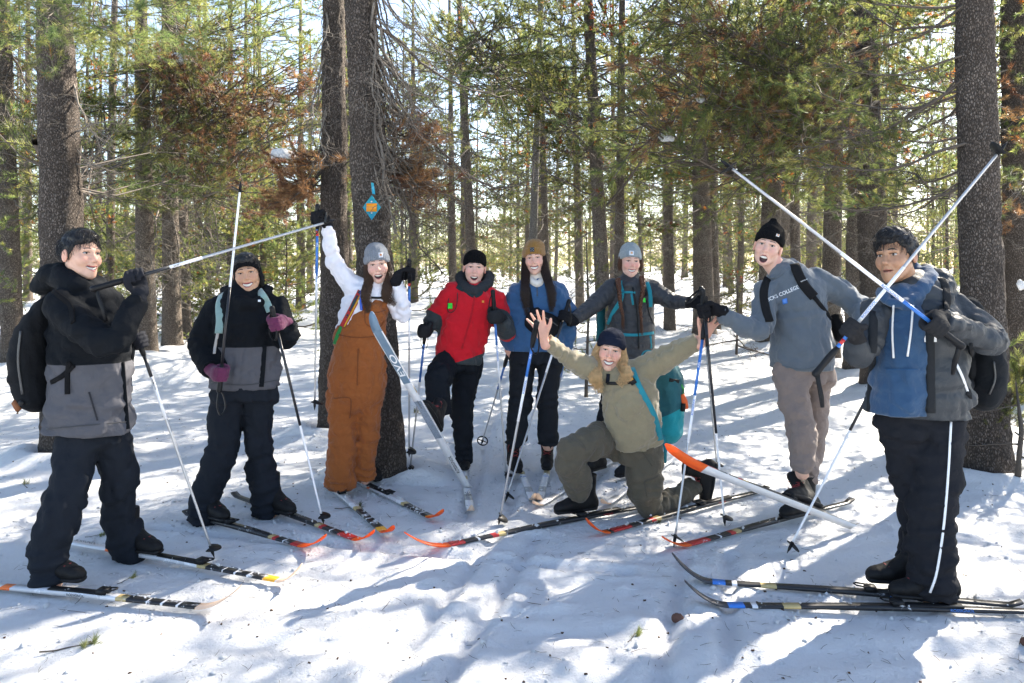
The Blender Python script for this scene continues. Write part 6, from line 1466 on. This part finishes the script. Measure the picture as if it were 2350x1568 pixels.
# leafless shrub and young pine behind the gloved hands
def small(name, label, base, rows, cat, s_=1.0):
    z = float(snow_h(base[0], base[1])); o = empty(name, (base[0], base[1], z - .03), label, cat)
    st = link('stem', mesh_np('stem', *sweep([(0, 0, 0), (.03, 0, rows * .5), (.0, 0.02, rows)], [.025, .018, .006], ns=7), mats=TWIG), o)
    for i in range(int(rows * 9)):
        kind, tint = ('mid', 'green') if cat == 'young pine' else ('dead', 'dark'); l_ = .7; wm, nm = bough_mesh(kind, l_, i % 3, tint); q = (i + .5) / (rows * 9); az = i * 2.4; tl = .25
        x = np.array([math.cos(az) * math.cos(tl), math.sin(az) * math.cos(tl), math.sin(tl)]); y = nrm(np.cross([0, 0, 1], x)); zz = np.cross(x, y); k = s_ * (1 - .75 * q) * 1.1
        w = link('twig', wm, o); w.matrix_local = Matrix([[x[j] * k, y[j] * k, zz[j] * k, (0, 0, .12 + (rows - .12) * q)[j]] for j in range(3)] + [[0, 0, 0, 1]])
        if nm: link('needles', nm, w)
    return o
small('shrub', 'leafless twiggy shrub behind the black gloved hands', tg(1690, 13.5), 1.5, 'shrub', 1.5); small('shrub', 'leafless shrub below the broad dark trunk beside the backpack', tg(2335, 5.7), .7, 'shrub', .9)
small('young_pine', 'small young pine with thin stem beside the stretched dark sleeve', tg(1345, 9.6), 2.1, 'young pine', .9); small('young_pine', 'young pine behind the shoulder of the purple gloved woman', tg(655, 17), 3.2, 'young pine', 1.8)
small('young_pine', 'bushy young pine beyond the black backpack of the grinning man', tg(-10, 15), 3.0, 'young pine', 1.6); small('young_pine', 'young pine at the edge of the clearing above the glove', tg(930, 22), 3.2, 'young pine', 1.8)
# snow caught in the boughs
for i, (u, v, d, a, b, lb) in enumerate(((650, 358, 7.6, 28, 16, 'large lump of snow lying on the brown bough beside the pair of trunks'), (416, 136, 12.2, 26, 13, 'lump of snow in the dark tangle of dead boughs'), (628, 236, 11.5, 18, 9, 'small cap of snow on the green bough above the purple gloves'), (208, 308, 11.5, 9, 8, 'small ball of snow on a bough beside the thick left trunk'),
        (1604, 62, 9.0, 17, 12, 'round cap of snow high on the bough above the wide pale trunk'), (1600, 226, 9.0, 18, 12, 'snow clinging under the orange brown needles'), (1530, 316, 9.0, 20, 10, 'snow lying on the lowest bough left of the orange needles'), (1097, 100, 12, 13, 9, 'snow cap among the boughs above the red jacket'), (1120, 164, 12.5, 14, 10, 'larger snow cap just below the one above the red jacket'), (1226, 140, 12, 19, 9, 'long snow cap on the bough above the mustard hat'), (2345, 655, 8.6, 10, 16, 'snow stuck to the trunk beyond the broad dark one'), (196, 232, 12, 10, 7, 'snow scrap between the two left trunks'))):
    d -= .04; a *= 1.15; b *= .85; c = at(u, v - 2, d); s = SDF(.012 * d / 8 + .004); k = d / F; s.tube([c - [a * k * .55, 0, b * k * .2], c, c + [a * k * .55, .02, -b * k * .3]], [b * k * .8, b * k, b * k * .7], [a * k * .5] * 3, k=.03); s.wob(.006, .10, i)
    tk = ('T4', 'T3', 'T3', 'T1', 'T10', 'T10', 'T10', 'T20', 'T20', 'T16', None, 'T2')[i]
    if tk:
        tb = TREE[tk].location; tu = 1175 + F * tb[0] / tb[1]; dv = np.array([u - tu, 0]); ex = 1.25 if abs(u - tu) < 250 else 1.1
        for dv_ in (-3, 2, 8): bough(tk, (tu, v - 15 + dv_ * 2, tb[1]), (tu + (u - tu) * ex, v + b * .8 + dv_, d + .12 + .05 * dv_ / 4), 'mid', 'brown' if tk in ('T4', 'T3') or i == 5 else 'green', carry=c + [.02 * dv_, .015 * dv_, -b * k * (.55 + .04 * dv_)], roll=U(-.3, .3))
    V, Q = s.mesh(); o = link('snow_clump', mesh_np('snow_clump', V - c, [Q], mats=SNOW), None, c); tag(o, lb, 'snow', 'snow caught in the boughs')
# trail marker
c = at(853, 476, 5.70); k = 5.70 / F; mk = Base('trail_marker', c, 'blue diamond trail marker with orange patch nailed to a trunk', 'trail marker')
def slab(poly, y0, th):
    P = np.array([[c[0] + a * k, y0, c[2] - b * k] for a, b in poly]); n = len(P); V = np.vstack([P, P + [0, th, 0]]); fs = [np.array([list(range(n))])]
    return V, fs + [np.array([[i, (i + 1) % n, (i + 1) % n + n, i + n] for i in range(n)])]
pl = mk.part('plate', *slab([(0, -28), (-21, 0), (0, 29), (21, 0)], c[1], .004), plain((.02, .30, .42), .45, name='marker_blue'), smooth=False)
mk.part('reflector', *slab([(-12, -9), (-12, 10), (12, 10), (12, -9)], c[1] - .004, .003), plain((.75, .27, .01), .35, name='marker_orange'), smooth=False)
mk.part('flag_strip', *slab([(-2, -57), (1, -31), (8, -30), (4, -56)], c[1] + .004, .003), plain((.02, .30, .42), .45, name='marker_blue'), smooth=False)
for b_ in (-13, 13): mk.part('nail', *sweep([c + [0, .02, -b_ * k], c + [0, -.007, -b_ * k]], .006, ns=8), ALU)
# fallen sprigs, cones and litter on the snow
SPR = branch(61, ln=.28, nt=45, w=.0022, nl=.055, ntw=4, r0=.005, up=0, droop=0, spread=.8); V, fl = join(SPR[0]); spw = mesh_np('twig', V, [np.concatenate(fl)], mats=TWIG); spn = mesh_np('needles', SPR[1].reshape(-1, 3), [np.arange(len(SPR[1]) * 3).reshape(-1, 3)], smooth=False, attrs={'tint': np.repeat(np.clip(SPR[2], .1, 1), 3)}, mats=NEED)
for u, v, rz, s_, lb in ((90, 1492, .4, 1.0, 'green pine sprig lying in the snow in front of the white ski'), (268, 1335, 1.2, .55, 'short pine sprig between the two white skis'), (62, 1118, 2.2, .8, 'pine sprig on a bent twig behind the black backpack'), (768, 1170, .3, .8, 'pine sprig beside the boots of the woman in overalls'), (1440, 1480, 1.0, .6, 'lone pine sprig on the open snow before the kneeling woman'), (195, 1230, .6, .5, 'tiny pine sprig behind the trouser leg of the grinning man'), (715, 815, 1.0, .8, 'pine sprig on the snow beyond the black and white pole'), (965, 950, 2.0, .9, 'grassy pine sprig beside the lowered mitten pole'), (1515, 1205, 1.5, .4, 'pine tuft by the ski under the bent knee')):
    g_ = gnd(u, v); o = empty('pine_sprig', (g_[0], g_[1], float(snow_h(g_[0], g_[1])) + .014), lb, 'pine sprig', 'fallen pine sprigs'); o.rotation_euler = (0, .05, rz); o.scale = (s_ * .8,) * 3; link('twig', spw, o); link('needles', spn, o)
def cone():
    V, fs = lathe([(math.sin(a) * .022 * (1 + .12 * (i % 2)), -math.cos(a) * .032) for i, a in enumerate(np.linspace(.02, 3.1, 12))], 12); return V, fs
cm = mesh_np('pine_cone', *cone(), mats=plain((.10, .045, .03), .8, var=.4, scale=90))
for u, v, lb in ((1555, 1417, 'brown pine cone on the snow before the blue-nosed skis'), (2360, 1480, 'pine cone beside the ski of the blue hoodie man')):
    g_ = gnd(u, v); o = link('pine_cone', cm, None, (g_[0], g_[1], float(snow_h(g_[0], g_[1])) + .015)); o.rotation_euler = (1.3, 0, .7); tag(o, lb, 'pine cone', 'fallen pine cones')
rl = np.random.RandomState(12); out = []; nl = 2600
yy = 2.4 + 9 * rl.rand(nl) ** 1.4; xx = (rl.rand(nl) - .5) * 1.45 * yy; zz = snow_h(xx, yy)
for x, y, z in zip(xx, yy, zz):
    a = rl.rand() * 6.283; l_ = rl.choice([.02, .035, .05, .09], p=[.42, .33, .22, .03]); d = np.array([math.cos(a), math.sin(a), rl.normal() * .15]) * l_; b = np.array([x, y, z + .004]); w_ = .0008 if l_ < .06 else .0014
    q = [b - d * .5, b + np.array([-d[1], d[0], 0]) * rl.normal() * .07 + [0, 0, .003], b + d * .5 + [0, 0, abs(rl.normal()) * .006]]; out.append(sweep(q, [w_, w_ * 1.1, w_ * .6], ns=3, cap=False))
for _ in range(420):
    y = 2.4 + 9 * rl.rand() ** 1.4; x = (rl.rand() - .5) * 1.45 * y; V, fs = boxm((x, y, float(snow_h(x, y)) + .002), (rl.uniform(.004, .012), rl.uniform(.004, .012), .005)); out.append((V + rl.normal(size=V.shape) * .0015, fs))
V, fl = join(out); o = link('needle_litter', mesh_np('needle_litter', V, fl, mats=plain((.075, .042, .026), .9, var=.5, scale=8), smooth=False)); tag(o, 'dry needles and bark bits strewn over the snow', 'litter', kind='stuff')
# crumbs of snow thrown up along the skis
OC = np.array([[1, 0, 0], [-1, 0, 0], [0, 1, 0], [0, -1, 0], [0, 0, 1], [0, 0, -1]], float); OF = np.array([[0, 2, 4], [2, 1, 4], [1, 3, 4], [3, 0, 4], [2, 0, 5], [1, 2, 5], [3, 1, 5], [0, 3, 5]]); out = []
for a, b in SKIS:
    ax_ = b - a; sd = nrm(np.cross(ax_, [0, 0, 1]))
    for _ in range(130):
        s_ = rl.rand() * 1.05; o_ = rl.choice([-1, 1]) * (.03 + abs(rl.normal()) * .06) if rl.rand() < .85 else rl.normal() * .015; q = a + ax_ * s_ + sd * o_; r_ = .004 + .011 * rl.rand() ** 3; z = float(snow_h(q[0], q[1])) + r_ * .3
        if abs(o_) < .027: z = a[2] + .024
        out.append((OC * r_ * rl.uniform(.6, 1.3, (1, 3)) + rl.normal(size=(6, 3)) * r_ * .18 + [q[0], q[1], z], [OF]))
for _ in range(1500):
    y = 2.6 + 6 * rl.rand() ** 1.3; x = (rl.rand() - .5) * 1.4 * y; r_ = .004 + .014 * rl.rand() ** 4; out.append((OC * r_ * rl.uniform(.6, 1.3, (1, 3)) + [x, y, float(snow_h(x, y)) + r_ * .2], [OF]))
V, fl = join(out); o = link('snow_crumbs', mesh_np('snow_crumbs', V, fl, mats=SNOW)); tag(o, 'loose crumbs of snow scattered along the skis', 'snow', kind='stuff')
print('all', time.time() - T0)
